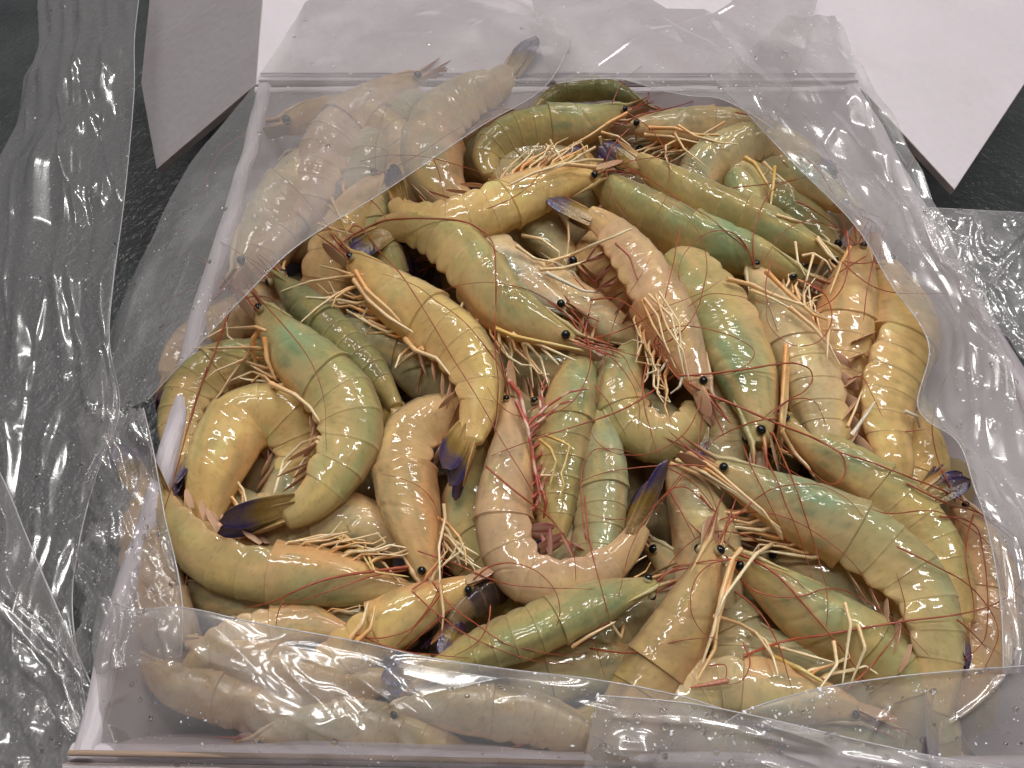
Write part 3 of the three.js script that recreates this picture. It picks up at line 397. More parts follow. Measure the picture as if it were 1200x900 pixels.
const s59 = prawn("olive prawn partly hidden under the golden prawn belly", { side: 1, roll: 30, h: 1.36, pal: 'olive', legs: 0, fan: 0 }, [-3.94,10.98,-35.6,-5.56,11.29,-33.89,-6.07,11.29,-31.51,-5.18,10.98,-29.18,-4.67,9.47,-27.82,-4.15,7.96,-26.46,-3.63,6.44,-25.11]);
const s60 = prawn("shaded prawn behind the pink diagonal tail", { side: 1, roll: 30, h: 1.51, pal: 'tan', legs: 0, fan: 0 }, [6.51,11.09,-30.98,5.83,11.02,-29.14,6.99,10.9,-27.31,8.55,10.75,-25.58,9.55,9.18,-24.46,10.56,7.61,-23.34,11.56,6.05,-22.22,12.57,4.48,-21.1]);
const s61 = prawn("dark prawn under crossing feelers at the back right corner", { side: 1, roll: 30, h: 1.55, pal: 'darkgreen', legs: 0, fan: 0 }, [19.71,10.52,-28.83,18.73,10.67,-31.4,17.5,10.67,-33.25,16.03,10.52,-34.24,14.77,8.94,-35.09,13.52,7.36,-35.94,12.26,5.78,-36.79,11.01,4.21,-37.63]);
const s62 = prawn("dim prawn behind the curled yellowish prawn", { side: 1, roll: 30, h: 1.27, pal: 'grey', legs: 0, fan: 0 }, [-10.87,10.06,-18.92,-9.52,10.14,-17.67,-9.3,10.14,-15.72,-10.3,10.06,-14.59,-11.43,8.28,-13.3,-12.55,6.5,-12.02,-13.68,4.72,-10.74]);
const s63 = prawn("grey-green prawn in the cleft beside the plump green prawn", { side: 1, roll: 30, h: 1.24, pal: 'grey', legs: 0, fan: 0 }, [11.44,10.75,-23.44,11.31,10.9,-20.96,10.98,10.9,-18.54,10.36,10.75,-16.4,9.85,8.87,-14.67,9.34,7,-12.94]);
const s64 = prawn("shaded prawn beneath the grey head and curled cream legs", { side: 1, roll: 30, h: 1.47, pal: 'grey', legs: 0, fan: 0 }, [9.18,10.29,-9.64,10.17,10.44,-8.19,11.9,10.44,-7.12,13.96,10.29,-6.1,15.3,8.74,-5.44,16.63,7.18,-4.78,17.97,5.63,-4.12,19.31,4.08,-3.46]);
const s65 = prawn("pinkish prawn blurred behind the milky film against the back wall", { side: -1, roll: 20, h: 1.77, pal: 'pink', legs: 2 }, [-3.16,12.13,-43.92,-5.5,12.13,-41.83,-7.45,12.13,-39.42,-8.79,11.9,-36.65,-9.27,11.67,-33.32,-9.51,9.91,-31.65,-9.76,8.16,-29.98]);
const s66 = prawn("tan prawn blurred behind the milky film at the corner of the white wall", { side: 1, roll: 20, h: 1.74, pal: 'tan', legs: 1 }, [-11.8,11.44,-40.6,-9.21,11.61,-41.06,-6.51,11.79,-39.83,-4.42,11.55,-37.6,-3.88,11.32,-34.82,-3.64,9.95,-33.53,-3.39,8.57,-32.23,-3.14,7.19,-30.93]);
const s67 = prawn("brownish prawn blurred behind the milky film along the white rim", { side: 1, roll: 20, h: 1.70, pal: 'pale', legs: 2 }, [-12.45,11.55,-28.31,-11.73,11.67,-30.46,-10.67,11.79,-33.41,-9.23,11.55,-36.34,-7.22,11.32,-37.66,-6.11,9.93,-38.4,-4.99,8.54,-39.13,-3.87,7.14,-39.87]);
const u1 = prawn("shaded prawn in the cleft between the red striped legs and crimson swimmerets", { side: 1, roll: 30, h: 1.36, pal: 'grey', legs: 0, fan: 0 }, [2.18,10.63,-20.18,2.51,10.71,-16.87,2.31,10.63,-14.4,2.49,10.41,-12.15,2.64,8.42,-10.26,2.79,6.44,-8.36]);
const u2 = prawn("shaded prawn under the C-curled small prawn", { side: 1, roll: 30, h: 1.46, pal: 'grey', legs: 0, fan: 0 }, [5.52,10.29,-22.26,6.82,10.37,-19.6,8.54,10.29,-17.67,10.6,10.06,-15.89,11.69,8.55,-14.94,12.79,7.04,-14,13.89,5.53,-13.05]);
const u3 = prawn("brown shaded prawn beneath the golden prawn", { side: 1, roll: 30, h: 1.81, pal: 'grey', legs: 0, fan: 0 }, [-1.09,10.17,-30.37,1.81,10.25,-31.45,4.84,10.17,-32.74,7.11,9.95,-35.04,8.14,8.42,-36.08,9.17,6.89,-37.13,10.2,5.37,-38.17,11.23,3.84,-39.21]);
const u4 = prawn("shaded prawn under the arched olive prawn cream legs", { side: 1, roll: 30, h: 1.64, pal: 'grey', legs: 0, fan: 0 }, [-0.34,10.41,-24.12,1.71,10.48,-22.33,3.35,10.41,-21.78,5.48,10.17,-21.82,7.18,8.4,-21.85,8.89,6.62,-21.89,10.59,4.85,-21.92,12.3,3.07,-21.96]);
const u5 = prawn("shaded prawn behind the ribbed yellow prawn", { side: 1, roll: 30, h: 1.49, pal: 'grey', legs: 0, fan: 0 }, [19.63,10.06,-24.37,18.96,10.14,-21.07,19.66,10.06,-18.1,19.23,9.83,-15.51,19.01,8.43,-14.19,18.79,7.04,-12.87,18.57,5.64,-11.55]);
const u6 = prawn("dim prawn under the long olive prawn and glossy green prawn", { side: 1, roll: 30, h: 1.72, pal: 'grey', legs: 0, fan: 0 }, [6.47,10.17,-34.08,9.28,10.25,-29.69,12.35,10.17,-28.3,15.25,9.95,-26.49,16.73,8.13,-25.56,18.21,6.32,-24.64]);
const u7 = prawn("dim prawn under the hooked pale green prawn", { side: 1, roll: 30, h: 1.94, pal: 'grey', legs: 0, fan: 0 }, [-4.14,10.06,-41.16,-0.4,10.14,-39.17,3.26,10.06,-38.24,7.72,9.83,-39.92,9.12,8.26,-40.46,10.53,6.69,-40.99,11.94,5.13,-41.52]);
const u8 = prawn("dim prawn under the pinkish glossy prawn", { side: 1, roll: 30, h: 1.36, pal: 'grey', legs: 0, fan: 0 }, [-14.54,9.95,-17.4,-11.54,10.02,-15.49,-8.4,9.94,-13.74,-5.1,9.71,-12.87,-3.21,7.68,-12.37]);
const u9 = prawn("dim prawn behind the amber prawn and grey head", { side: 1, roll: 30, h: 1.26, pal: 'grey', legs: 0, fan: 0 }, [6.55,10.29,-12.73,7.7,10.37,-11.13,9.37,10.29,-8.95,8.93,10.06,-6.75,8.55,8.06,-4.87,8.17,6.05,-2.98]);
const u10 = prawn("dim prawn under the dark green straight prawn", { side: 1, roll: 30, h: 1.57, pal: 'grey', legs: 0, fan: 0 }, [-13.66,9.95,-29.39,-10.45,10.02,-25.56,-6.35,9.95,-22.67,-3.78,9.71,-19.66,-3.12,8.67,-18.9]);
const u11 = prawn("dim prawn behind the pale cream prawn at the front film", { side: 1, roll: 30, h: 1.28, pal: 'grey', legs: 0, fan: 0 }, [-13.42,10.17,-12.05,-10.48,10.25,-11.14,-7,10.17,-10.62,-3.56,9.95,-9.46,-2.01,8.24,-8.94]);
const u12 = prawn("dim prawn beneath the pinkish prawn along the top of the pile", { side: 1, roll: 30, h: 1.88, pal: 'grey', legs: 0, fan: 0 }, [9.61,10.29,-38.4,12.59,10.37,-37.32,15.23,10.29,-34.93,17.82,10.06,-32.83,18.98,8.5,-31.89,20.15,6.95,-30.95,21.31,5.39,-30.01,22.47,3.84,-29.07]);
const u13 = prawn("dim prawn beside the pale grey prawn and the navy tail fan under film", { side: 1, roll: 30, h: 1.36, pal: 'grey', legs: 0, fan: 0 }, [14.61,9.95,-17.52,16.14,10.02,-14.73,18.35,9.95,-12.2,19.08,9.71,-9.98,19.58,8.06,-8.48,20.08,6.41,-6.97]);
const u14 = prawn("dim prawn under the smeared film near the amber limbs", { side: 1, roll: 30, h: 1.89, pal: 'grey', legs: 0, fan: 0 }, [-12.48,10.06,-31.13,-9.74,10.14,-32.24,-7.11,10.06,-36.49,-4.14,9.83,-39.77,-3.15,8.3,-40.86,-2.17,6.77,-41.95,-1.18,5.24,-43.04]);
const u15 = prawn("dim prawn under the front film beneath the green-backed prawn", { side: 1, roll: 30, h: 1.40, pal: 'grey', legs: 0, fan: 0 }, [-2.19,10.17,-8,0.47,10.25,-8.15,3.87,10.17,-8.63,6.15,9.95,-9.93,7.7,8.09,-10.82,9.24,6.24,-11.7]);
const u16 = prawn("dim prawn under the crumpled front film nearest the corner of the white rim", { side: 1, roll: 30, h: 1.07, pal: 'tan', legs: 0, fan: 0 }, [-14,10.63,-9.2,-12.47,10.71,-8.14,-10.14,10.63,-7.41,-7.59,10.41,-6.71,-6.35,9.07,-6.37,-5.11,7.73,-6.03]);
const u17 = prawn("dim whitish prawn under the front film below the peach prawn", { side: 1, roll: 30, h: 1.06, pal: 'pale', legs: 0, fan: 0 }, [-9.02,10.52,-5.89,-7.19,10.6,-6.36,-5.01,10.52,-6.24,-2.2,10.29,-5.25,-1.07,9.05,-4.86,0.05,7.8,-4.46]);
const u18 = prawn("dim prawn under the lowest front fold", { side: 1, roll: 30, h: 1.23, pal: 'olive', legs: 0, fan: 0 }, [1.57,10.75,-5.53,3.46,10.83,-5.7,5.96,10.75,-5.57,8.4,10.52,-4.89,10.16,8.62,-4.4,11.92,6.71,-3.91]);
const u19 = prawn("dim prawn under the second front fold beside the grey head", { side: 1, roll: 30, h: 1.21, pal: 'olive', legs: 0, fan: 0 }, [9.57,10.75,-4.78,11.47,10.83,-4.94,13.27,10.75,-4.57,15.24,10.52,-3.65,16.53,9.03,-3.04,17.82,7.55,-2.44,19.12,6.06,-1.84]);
feeler(s2, 0.7, 'red', [-7.22,12.66,-28.89,-7.04,12.77,-29.12,-6.69,12.8,-29.53,-6.15,12.81,-29.9,-5.57,12.99,-30.05,-4.78,13.51,-29.82,-3.66,13.87,-29.51,-2.23,13.99,-29.3,-1.26,13.93,-29.22,-0.47,13.76,-29.09,0.21,13.58,-28.62,0.54,14.15,-27.47,0.67,14.97,-25.92,0.66,14.7,-24.33,0.59,14.03,-23.23,0.48,14.11,-21.55,0.45,14.32,-20.1,0.5,13.99,-19.1,0.41,13.44,-18.14,0.27,12.97,-17.4]);
feeler(s2, 0.45, 'red', [-6.87,12.64,-29.57,-6.76,12.83,-29.88,-6.55,12.91,-30.15,-6.22,12.94,-30.06,-5.8,12.82,-29.58,-5.15,12.76,-28.4,-4.44,13.83,-26.59,-3.62,15.03,-24.45,-3.06,15.09,-23.3,-2.49,14.91,-22.2,-1.83,14.44,-21.02,-1.58,14.44,-20.44,-1.31,14.62,-19.75,-0.63,14.3,-18.53,-0.08,13.97,-17.51,0.42,13.81,-16.4,0.93,13.65,-15.4,1.29,13.39,-14.81,1.66,13.03,-14.2,1.99,12.68,-13.76,2.35,12.4,-13.33,2.77,12.33,-12.57,3.13,12.25,-11.91]);
feeler(s16, 0.7, 'red', [8.37,13.14,-19.52,8.23,12.29,-19.83,7.71,12.36,-19.43,6.97,13.21,-18.49,6.35,13.18,-18.11,5.67,13.01,-17.86,4.69,13.15,-17.43,3.43,13.34,-16.93,2.17,13.45,-16.49,0.97,13.5,-16.04,-0.01,13.33,-15.75]);
feeler(s12, 0.55, 'red', [-0.23,13.74,-15.13,0.21,13.75,-14.64,0.74,13.6,-14.16,1.37,13.34,-13.68,2.14,12.75,-13.28,2.67,12.52,-12.63,2.9,13.1,-11.81,2.99,13.55,-11.02,2.97,13.38,-10.2]);
feeler(s15, 0.5, 'red', [7.26,13.22,-20.29,6.83,13.33,-18.83,6.74,13.33,-17.67,6.85,13.18,-16.74,7.04,12.94,-15.48]);
feeler(s16, 0.6, 'red', [8.44,13.53,-19.24,9.15,13.68,-19.12,10.46,13.86,-19.08,11.5,13.99,-19.11,12.64,14.16,-19.15,13.54,14.02,-19.24,14.17,13.81,-19.02,14.2,13.65,-18.59,13.74,13.53,-18.09,12.96,13.7,-17.63,12.02,13.62,-17.09,11.59,13.36,-16.85]);
feeler(s31, 0.7, 'red', [8.81,13.47,-18.89,9.21,13.39,-18.59,9.74,13.3,-18.25,10.21,13.29,-17.99,10.95,13.36,-17.47,11.77,13.41,-16.88,12.66,13.3,-16.43,13.73,13.11,-15.96,14.22,13.08,-15.61,14.59,13.13,-15.23,15.1,13.23,-14.9,15.66,13.33,-14.56,16.3,13.36,-14.16,16.98,13.27,-13.83,17.99,13.14,-13.37,18.97,12.54,-13.22,19.79,11.91,-13.09,20.38,11.71,-12.63,20.89,11.48,-12.25,21.73,10.77,-12.03,22.22,10.41,-11.77]);
feeler(s19, 0.4, 'red', [12.11,13.43,-17.08,13.02,13.63,-17.63,14.05,13.46,-17.59,14.43,13.1,-16.42]);
feeler(s31, 0.4, 'red', [13.88,13.13,-15.84,14.57,13.18,-15.08,14.67,12.99,-14.58,14.02,13.34,-13.76,13.01,13.67,-13.56,12.22,13.2,-14.48,11.85,12.84,-15.32,11.61,12.76,-15.69]);
feeler(s16, 0.38, 'red', [7.82,13.1,-20.79,7.68,13.59,-21.12,8,14,-21.32,8.77,14.31,-21.38,9.83,14.35,-21.15,11.2,14.31,-20.52,11.77,14.28,-19.8,11.54,14.05,-19.41,10.82,13.75,-19.09,10.02,13.72,-19,9.04,13.63,-19.08]);
feeler(s19, 0.3, 'red', [9.3,14.29,-22.48,10.46,14.24,-23.25,11.89,14.11,-23.16,13.01,13.95,-22.77]);
feeler(s20, 0.45, 'red', [7.88,11.18,-36.04,8.37,12.73,-34.12,8.77,13.3,-33.07,9.32,13.69,-31.87,10.26,13.93,-30.22,11.03,14.08,-29.12,11.66,14.17,-28.29,12.38,13.91,-27.49,13.28,13.51,-26.66,13.52,13.06,-26.09]);
feeler(s20, 0.3, 'red', [7.97,13.08,-35.7,7.98,12.79,-34.67,8.66,13.3,-32.98,9.56,13.65,-31.12,10.64,13.63,-30.11]);
feeler(s25, 0.75, 'red', [8.4,12.27,-38.16,9.55,13.03,-38.3,11.16,13.19,-38.64,13.19,11.93,-40.92,15.02,11.03,-42.95]);
feeler(s22, 0.45, 'red', [9.43,12.8,-39.34,10.8,12.43,-40.97,10.82,11.59,-43.64,9.97,11.45,-46.02,8.93,11.78,-45.48,9.03,12.43,-43.26,9.92,12.38,-41.62]);
feeler(s22, 0.4, 'red', [8.17,13.3,-39.19,8.72,13.66,-40.25,10.61,12.6,-43.83,12.07,11.37,-46.3]);
feeler(s25, 0.55, 'red', [15.05,13.59,-37.64,15.84,13.7,-37.15,17.65,12.94,-37.99,19.66,11.38,-39.62]);
feeler(s27, 0.4, 'red', [12.29,14.1,-30.52,13.87,13.83,-30.95,15.72,13.01,-32.03,17.05,12.63,-32.61,18.13,12.63,-32.9,18.78,12.98,-32.85]);
feeler(s27, 0.65, 'red', [17.54,11.99,-31.76,18.24,11.93,-31.19,19.11,11.7,-30.38,19.87,11.39,-29.58]);
feeler(s25, 0.6, 'red', [18.27,13.35,-33.65,18.92,13.08,-32.47,19.55,12.37,-31.17,19.68,12.22,-30.4,18.67,13.14,-27.72,18.22,13.22,-25.96]);
feeler(s27, 0.4, 'red', [19.36,12.09,-31.06,19.97,12.64,-31.21,19.83,13.06,-29.14,19.37,13.13,-26.88]);
feeler(s29, 0.55, 'red', [18.18,14.23,-27.15,17.8,14.06,-25.33,17.18,13.58,-23.87,16.69,13.09,-23.48,16.1,12.66,-23.39]);
feeler(s29, 0.35, 'red', [18.8,14.09,-25.48,17.81,13.29,-25.28,17.18,12.45,-25.3,17.46,11.3,-26.05]);
feeler(s30, 0.5, 'red', [19.62,13.68,-26.31,18.72,14.08,-24.71,17.97,13.85,-23.05,17.73,13.26,-22]);
feeler(s36, 0.7, 'red', [9.36,12.54,-11.32,9.74,12.68,-11.09,10.17,12.89,-10.7,10.52,13.04,-10.28,10.87,13.14,-9.73,11.15,13.14,-9.23,11.54,13.11,-8.56,11.97,13.06,-7.83,12.24,13,-7.38,12.6,12.82,-6.76,12.89,12.66,-6.2]);
feeler(s35, 0.6, 'red', [8.72,12.74,-7.31,9.54,12.49,-7.61,10.53,12.28,-7.9,11.16,12.64,-7.89,11.8,12.96,-7.85,12.57,13.28,-7.87,13.24,13.46,-7.9,13.98,13.51,-7.96,14.68,13.62,-8,15.41,13.95,-7.95,16,14.17,-7.93,16.84,13.83,-8.11,18.13,12.89,-8.53,18.94,12.46,-8.83,19.45,12.39,-9.06,19.93,12.38,-9.37,20.28,12.37,-9.64]);
feeler(s37, 0.4, 'red', [3.34,11.88,-8.17,4.01,12.52,-7.84,4.64,13.21,-7.56,5.35,13.49,-7.59,6.19,13.72,-7.72,6.91,13.83,-7.74,7.64,13.86,-7.76]);
feeler(s31, 0.4, 'red', [10.81,12.61,-16.16,10.45,13.84,-14.45,10.64,13.77,-13.62,10.91,13.53,-12.84,11.15,13.27,-12.19,11.56,12.72,-11.23]);
feeler(s31, 0.4, 'red', [12.02,13.14,-16.41,12.1,13.15,-15.45,11.92,13.79,-14.17,11.85,14.12,-13.38,11.93,14.01,-12.79,12.05,13.77,-12.12,12.17,13.55,-11.58,12.33,13.18,-10.96,12.31,13.17,-10.29,12.2,13.38,-9.46,12.04,13.31,-8.65,11.89,13.1,-8.09]);
feeler(s52, 0.45, 'red', [17.56,13.18,-12.12,17.99,13.07,-12.09,19.05,12.4,-12.27,19.54,12.2,-11.94,19.23,12.43,-10.94,18.9,12.43,-9.76,18.51,12.29,-8.55,18.05,12.35,-7.71,17.06,13.16,-7.03,16.13,13.44,-6.54]);
feeler(s32, 0.4, 'red', [19.56,12.43,-12.55,18.58,12.83,-11.35,18.05,13.08,-10.5,17.92,12.91,-9.7,17.87,12.76,-8.99,17.56,12.9,-8.29,16.94,13.4,-7.68,16.26,13.6,-7.08]);
feeler(s53, 0.5, 'red', [16.7,13.26,-13.64,17.5,13.26,-13.01,18.78,12.44,-12.88,19.98,11.7,-12.96,20.77,11.54,-12.53,21.84,10.87,-12.06,22.18,10.53,-11.64,22.09,10.4,-11.21]);
feeler(s53, 0.4, 'red', [16.25,13.86,-7.9,16.6,13.7,-7.63,17.29,13.04,-7.32,17.83,12.48,-7.01]);
feeler(s3, 0.6, 'red', [-12.35,12.33,-25.42,-12.47,12.28,-24.54,-12.39,12.67,-23.44,-12.41,12.91,-22.23,-12.63,12.74,-21.36,-12.8,12.69,-20.58,-12.94,12.67,-19.42,-13.06,12.56,-18.37,-13.16,12.44,-17.39,-13.06,12.74,-16.33,-12.99,13.01,-15.28,-13.16,12.85,-14.23]);
feeler(s3, 0.4, 'red', [-12.63,12.9,-21.48,-12.83,12.64,-20.43,-12.96,12.51,-19.55,-13.15,12.22,-18.65]);
feeler(s3, 0.4, 'red', [-11.87,12.18,-26.08,-10.85,13.08,-25.39,-9.75,13.87,-24.41,-9.03,13.94,-23.22]);
feeler(s11, 0.75, 'red', [-3.32,12.49,-11.51,-3.96,12.56,-11.44,-4.79,12.7,-11.31,-5.62,12.84,-11.18,-6.49,12.95,-10.98,-7.08,12.97,-10.78,-7.73,12.88,-10.55,-8.27,12.66,-10.4,-9.1,12.1,-10.45,-9.8,11.71,-10.5]);
feeler(s11, 0.45, 'red', [-3.41,12.29,-11.46,-4.19,12.54,-11.29,-4.96,12.69,-11.07,-5.74,12.73,-10.8,-6.62,12.73,-10.52,-7.38,12.59,-10.35,-8.13,12.38,-10.21]);
feeler(s40, 0.35, 'red', [-8.04,12.47,-10.47,-8.19,12.41,-10.18,-8.29,12.29,-9.75,-8.28,12.2,-9.47]);
feeler(s11, 0.5, 'red', [-1.96,13.07,-10.33,-2.49,12.88,-9.67,-3.11,12.69,-9.03,-3.82,12.5,-8.4]);
feeler(s39, 0.5, 'red', [-1.69,12.47,-9.81,-2.35,12.35,-9.33,-2.97,12.17,-8.86,-3.58,11.94,-8.42]);
feeler(s39, 0.4, 'red', [-0.23,13.38,-9.54,-0.34,13.44,-8.87,-0.72,13.33,-8.25,-1.67,13.23,-7.77]);
feeler(s37, 0.45, 'red', [3.71,13.23,-13.83,3.69,13.14,-12.94,3.66,13.33,-11.95,3.69,13.65,-10.94,3.78,13.79,-10.06,3.91,13.64,-9.35,4.04,13.43,-8.68]);
feeler(s37, 0.35, 'red', [4.09,13.1,-8.79,2.81,12.48,-8.09,3.52,12.04,-8.43,3.69,11.79,-7.86,3.84,11.62,-7.13]);
feeler(s36, 0.55, 'red', [7.29,12.4,-14.35,7.56,12.42,-13.6,7.81,12.46,-12.71,8.03,12.35,-12.06]);
feeler(s36, 0.5, 'red', [8.5,12.64,-13.85,8.71,12.56,-13.57,8.81,12.53,-13.42,9.02,12.46,-13.14]);
feeler(s14, 0.38, 'red', [3.61,12.75,-12.03,3.56,13.05,-13.07,3.61,13.16,-14.19,3.84,13.1,-15.29,4.4,13.02,-16,5.07,13.04,-16.01,5.69,12.92,-15.93,6.36,12.38,-15.98,6.99,11.81,-15.91]);
feeler(s36, 0.4, 'red', [7.32,12.91,-15.04,8.13,12.73,-14.57,8.71,12.61,-13.82,9.11,12.45,-12.91]);
feeler(s33, 0.35, 'red', [8.09,12.32,-15.15,8.85,12.53,-14.44,9.02,12.59,-13.7,9.15,12.44,-12.91]);
feeler(s35, 0.5, 'red', [9.24,11.87,-10.06,9.82,11.86,-9.47,10.21,11.79,-8.84,10.29,12.22,-7.91,10.06,13.05,-6.99,10.06,13.14,-6.02]);
feeler(s35, 0.4, 'red', [8.72,13.16,-7.73,8.8,13.24,-7.02,8.43,13.11,-6.44,7.93,12.95,-6.33]);
feeler(s35, 0.3, 'red', [7.39,12.9,-7.04,7.95,13.1,-6.96,7.77,12.99,-6.41,7.34,12.92,-6.52]);
feeler(s35, 1.3, 'pinkish', [7.97,13.16,-6.45,7.52,13.06,-6.41,6.97,12.95,-6.37,6.59,12.86,-6.34]);
feeler(s45, 0.4, 'red', [3.92,11.87,-24.22,5.06,11.83,-23.52,5.78,12.49,-21.82,6.01,12.71,-20.94]);
feeler(s45, 0.35, 'red', [4.04,12.01,-23.77,4.54,12.28,-23.13,5.03,12.27,-22.51,5.54,11.93,-21.96]);
feeler(s45, 0.45, 'red', [3.1,12.61,-24.73,4.25,12.14,-24.03,5.56,11.51,-23.13,6.09,11.37,-22.56]);
feeler(s1, 0.45, 'red', [3.93,12.85,-24.86,4.75,12.22,-24.03,5.45,11.66,-23.39,6.01,11.26,-22.87]);
feeler(s1, 0.4, 'red', [4.83,12.73,-21.73,6.18,13.17,-20.79,6.49,13.13,-19.93,6.89,12.78,-19.07]);
feeler(s1, 0.5, 'red', [4.24,13.08,-22,5.03,12.93,-21.48,5.6,12.85,-21.03,5.97,12.79,-20.68]);
feeler(s16, 0.5, 'red', [5.2,12.47,-24.73,6.17,12.89,-24.45,6.77,13.52,-23.5,7.16,13.92,-22.37,7.7,14,-21.01,8.29,13.79,-19.99,8.65,13.47,-19.27]);
feeler(s16, 0.35, 'red', [4.54,12.9,-25.9,5.24,12.62,-25.21,6.07,13.12,-24.63,7.1,13.91,-24.54]);
feeler(s16, 0.6, 'red', [7.75,13.79,-20.98,8.06,13.47,-19.95,8.71,13.34,-18.82,9.6,13.17,-18.05]);
feeler(s48, 0.4, 'red', [-5.75,13.42,-31.68,-5.28,13.4,-31.05,-5.01,13.36,-30.6,-4.71,13.07,-30.06]);
feeler(s21, 0.4, 'red', [-2.33,14.05,-33.96,-2.07,14.18,-32.92,-1.85,14.28,-31.59,-1.66,14.17,-30.21]);
feeler(s13, 0.4, 'red', [4.71,13.14,-19.27,5.27,13.04,-18.34,5.52,12.87,-17.65,5.95,12.52,-16.84]);
feeler(s51, 0.35, 'red', [17.59,13.17,-16.03,17.87,13.32,-15.97,18.01,13.39,-15.94,18.29,13.54,-15.88]);
feeler(s43, 0.6, 'red', [-2.86,12.29,-21.52,-3.04,11.95,-21.03,-3.13,11.74,-20.73,-3.2,11.46,-20.32]);
feeler(s30, 0.4, 'red', [16.2,12.77,-19.1,16.49,13.48,-18.74,16.58,13.58,-17.81,16.85,13.27,-16.69]);
feeler(s29, 0.4, 'red', [13.9,14.47,-25.27,13.31,13.98,-23.67,13.32,13.75,-22.14,13.47,13.48,-21.4]);
limb(s3, 0.9, 'peach', [-9.79,14.05,-22.38,-10.24,14.14,-22.57,-12.63,11.95,-24.4,-13.97,11.98,-23.4]);
limb(s3, 0.9, 'peach', [-10.15,13.45,-21.89,-10.77,13.14,-22.22,-12.37,12.83,-22.5,-13.98,12.24,-23.05]);
limb(s3, 0.9, 'peach', [-10.44,13.33,-22.39,-11.17,12.54,-21.98,-12.3,12.6,-21.38,-12.79,12.5,-20.96]);
limb(s3, 0.9, 'peach', [-10.87,12.58,-22.6,-11.81,12.12,-21.3,-12.53,11.53,-20.34]);
limb(s3, 0.9, 'peach', [-9.27,12.97,-19.83,-10,12.61,-20.88,-10.89,11.93,-21.73,-11.88,11.95,-21.23,-12.53,11.65,-20.35]);
limb(s3, 1.6, 'orange', [-10.15,13.86,-22.7,-10.59,13.44,-22.34,-10.71,12.09,-21.88,-10.1,11.56,-21.62]);
limb(s3, 2, 'orange', [-9.81,14.08,-22.01,-9.74,13.51,-21.14,-9.46,12.69,-20.54]);
limb(s3, 2, 'peach', [-9.51,13.16,-20.07,-8.17,13.92,-18.9,-7.43,14.15,-18.1,-6.97,13.99,-17.4]);
limb(s3, 0.9, 'cream', [-6.95,13.96,-16.68,-8.02,12.59,-17.29,-8.94,11.82,-16.93,-9.32,11.43,-15.49]);
limb(s3, 0.9, 'cream', [-7.02,13.91,-16.51,-8.44,11.84,-17.12,-9.03,11.69,-16.43,-9.26,11.42,-15.57]);
limb(s3, 0.9, 'cream', [-7.7,11.8,-17.62,-8.23,11.66,-16.76,-8.65,11.26,-15.95]);
limb(s2, 0.9, 'peach', [-5.66,13.94,-25.68,-7.04,13.15,-26.34,-8.36,13.27,-26.03,-9.76,13.27,-25.43]);
limb(s2, 0.9, 'peach', [-6.29,13.54,-26.1,-7.07,13.33,-26.68,-8.23,12.59,-27.75]);
limb(s2, 0.9, 'peach', [-5.53,13.87,-25.14,-6.41,13.58,-25.16,-7.02,13.49,-24.86,-7.75,13.63,-23.98,-8.41,13.72,-23.07]);
limb(s2, 0.9, 'orange', [-5.71,13.78,-25.29,-6.52,13.6,-24.98,-6.94,13.55,-24.64,-7.11,13.41,-24.14]);
limb(s2, 0.9, 'peach', [-4.74,12.11,-23.66,-5.39,12.34,-23.88,-6.03,12.46,-24.3,-6.63,12.7,-24.66]);
limb(s2, 0.9, 'cream', [-6.78,13.18,-25.12,-7.48,13.4,-24.77,-8.4,13.58,-24.75]);
limb(s2, 1.9, 'orange', [-5.94,14.24,-25.64,-5.37,14.16,-24.49,-4.31,14.17,-23.25,-3.78,13.82,-22.72]);
limb(s2, 2, 'peach', [-6.05,13.96,-25.36,-5.29,13.86,-24.09,-4.33,13.95,-22.94,-3.18,13.84,-22.06]);
limb(s2, 2, 'peach', [-3.66,13.02,-22.35,-3.15,13.3,-21.46,-2.16,13.91,-20.52,-1.56,13.67,-19.71]);
limb(s2, 1.2, 'peach', [-3.55,12.24,-22.44,-3.97,12.52,-21.77,-4.16,12.54,-21.06]);
limb(s2, 1.2, 'peach', [-2.83,13.4,-21.51,-3.53,12.74,-21.58,-4.19,11.81,-21.7]);
limb(s1, 0.9, 'cream', [1.29,13.23,-22.3,2.06,12.88,-21.76,2.61,12.24,-21.42,2.79,12.27,-19.99]);
limb(s1, 0.9, 'cream', [1.13,12.92,-22.35,1.26,12.1,-21.9,0.88,11.65,-20.78]);
limb(s1, 0.9, 'cream', [1.86,12.77,-21.98,2.1,11.92,-21.3,2.19,11.18,-20.49]);
limb(s1, 0.9, 'cream', [2.36,13.01,-21.81,3.26,13,-21.23,4.14,13.01,-20.67]);
limb(s1, 1.6, 'yellow', [0.51,13.23,-22.6,1.41,13.22,-22.08,3.16,13.15,-21.57,4.78,12.82,-21.32]);
limb(s1, 0.9, 'cream', [2.64,12.79,-21.66,2.99,12.79,-21.15,3.35,12.67,-20.73]);
limb(s46, 1.2, 'cream', [2.27,11.97,-29.92,3.22,12.21,-29.37,4.13,11.92,-28.62,4.11,11.5,-28.26]);
limb(s45, 1.3, 'cream', [3.33,12.41,-27.43,4.67,12.09,-28.19,5.65,13.53,-27.45,6.54,14.31,-27.16,7.52,14.59,-27.43]);
limb(s45, 1.1, 'cream', [2.86,13.21,-26.22,4.01,12.94,-26.49,5.24,12.36,-27.41,6.14,13.31,-27.16]);
limb(s45, 1.3, 'white', [3.19,13.13,-26.05,4.15,12.94,-25.52,4.94,12.76,-25.1,5.85,12.68,-25.01]);
limb(s46, 1, 'peach', [4.67,13.19,-30.36,4.67,12.43,-29.14,4.49,11.54,-28.08]);
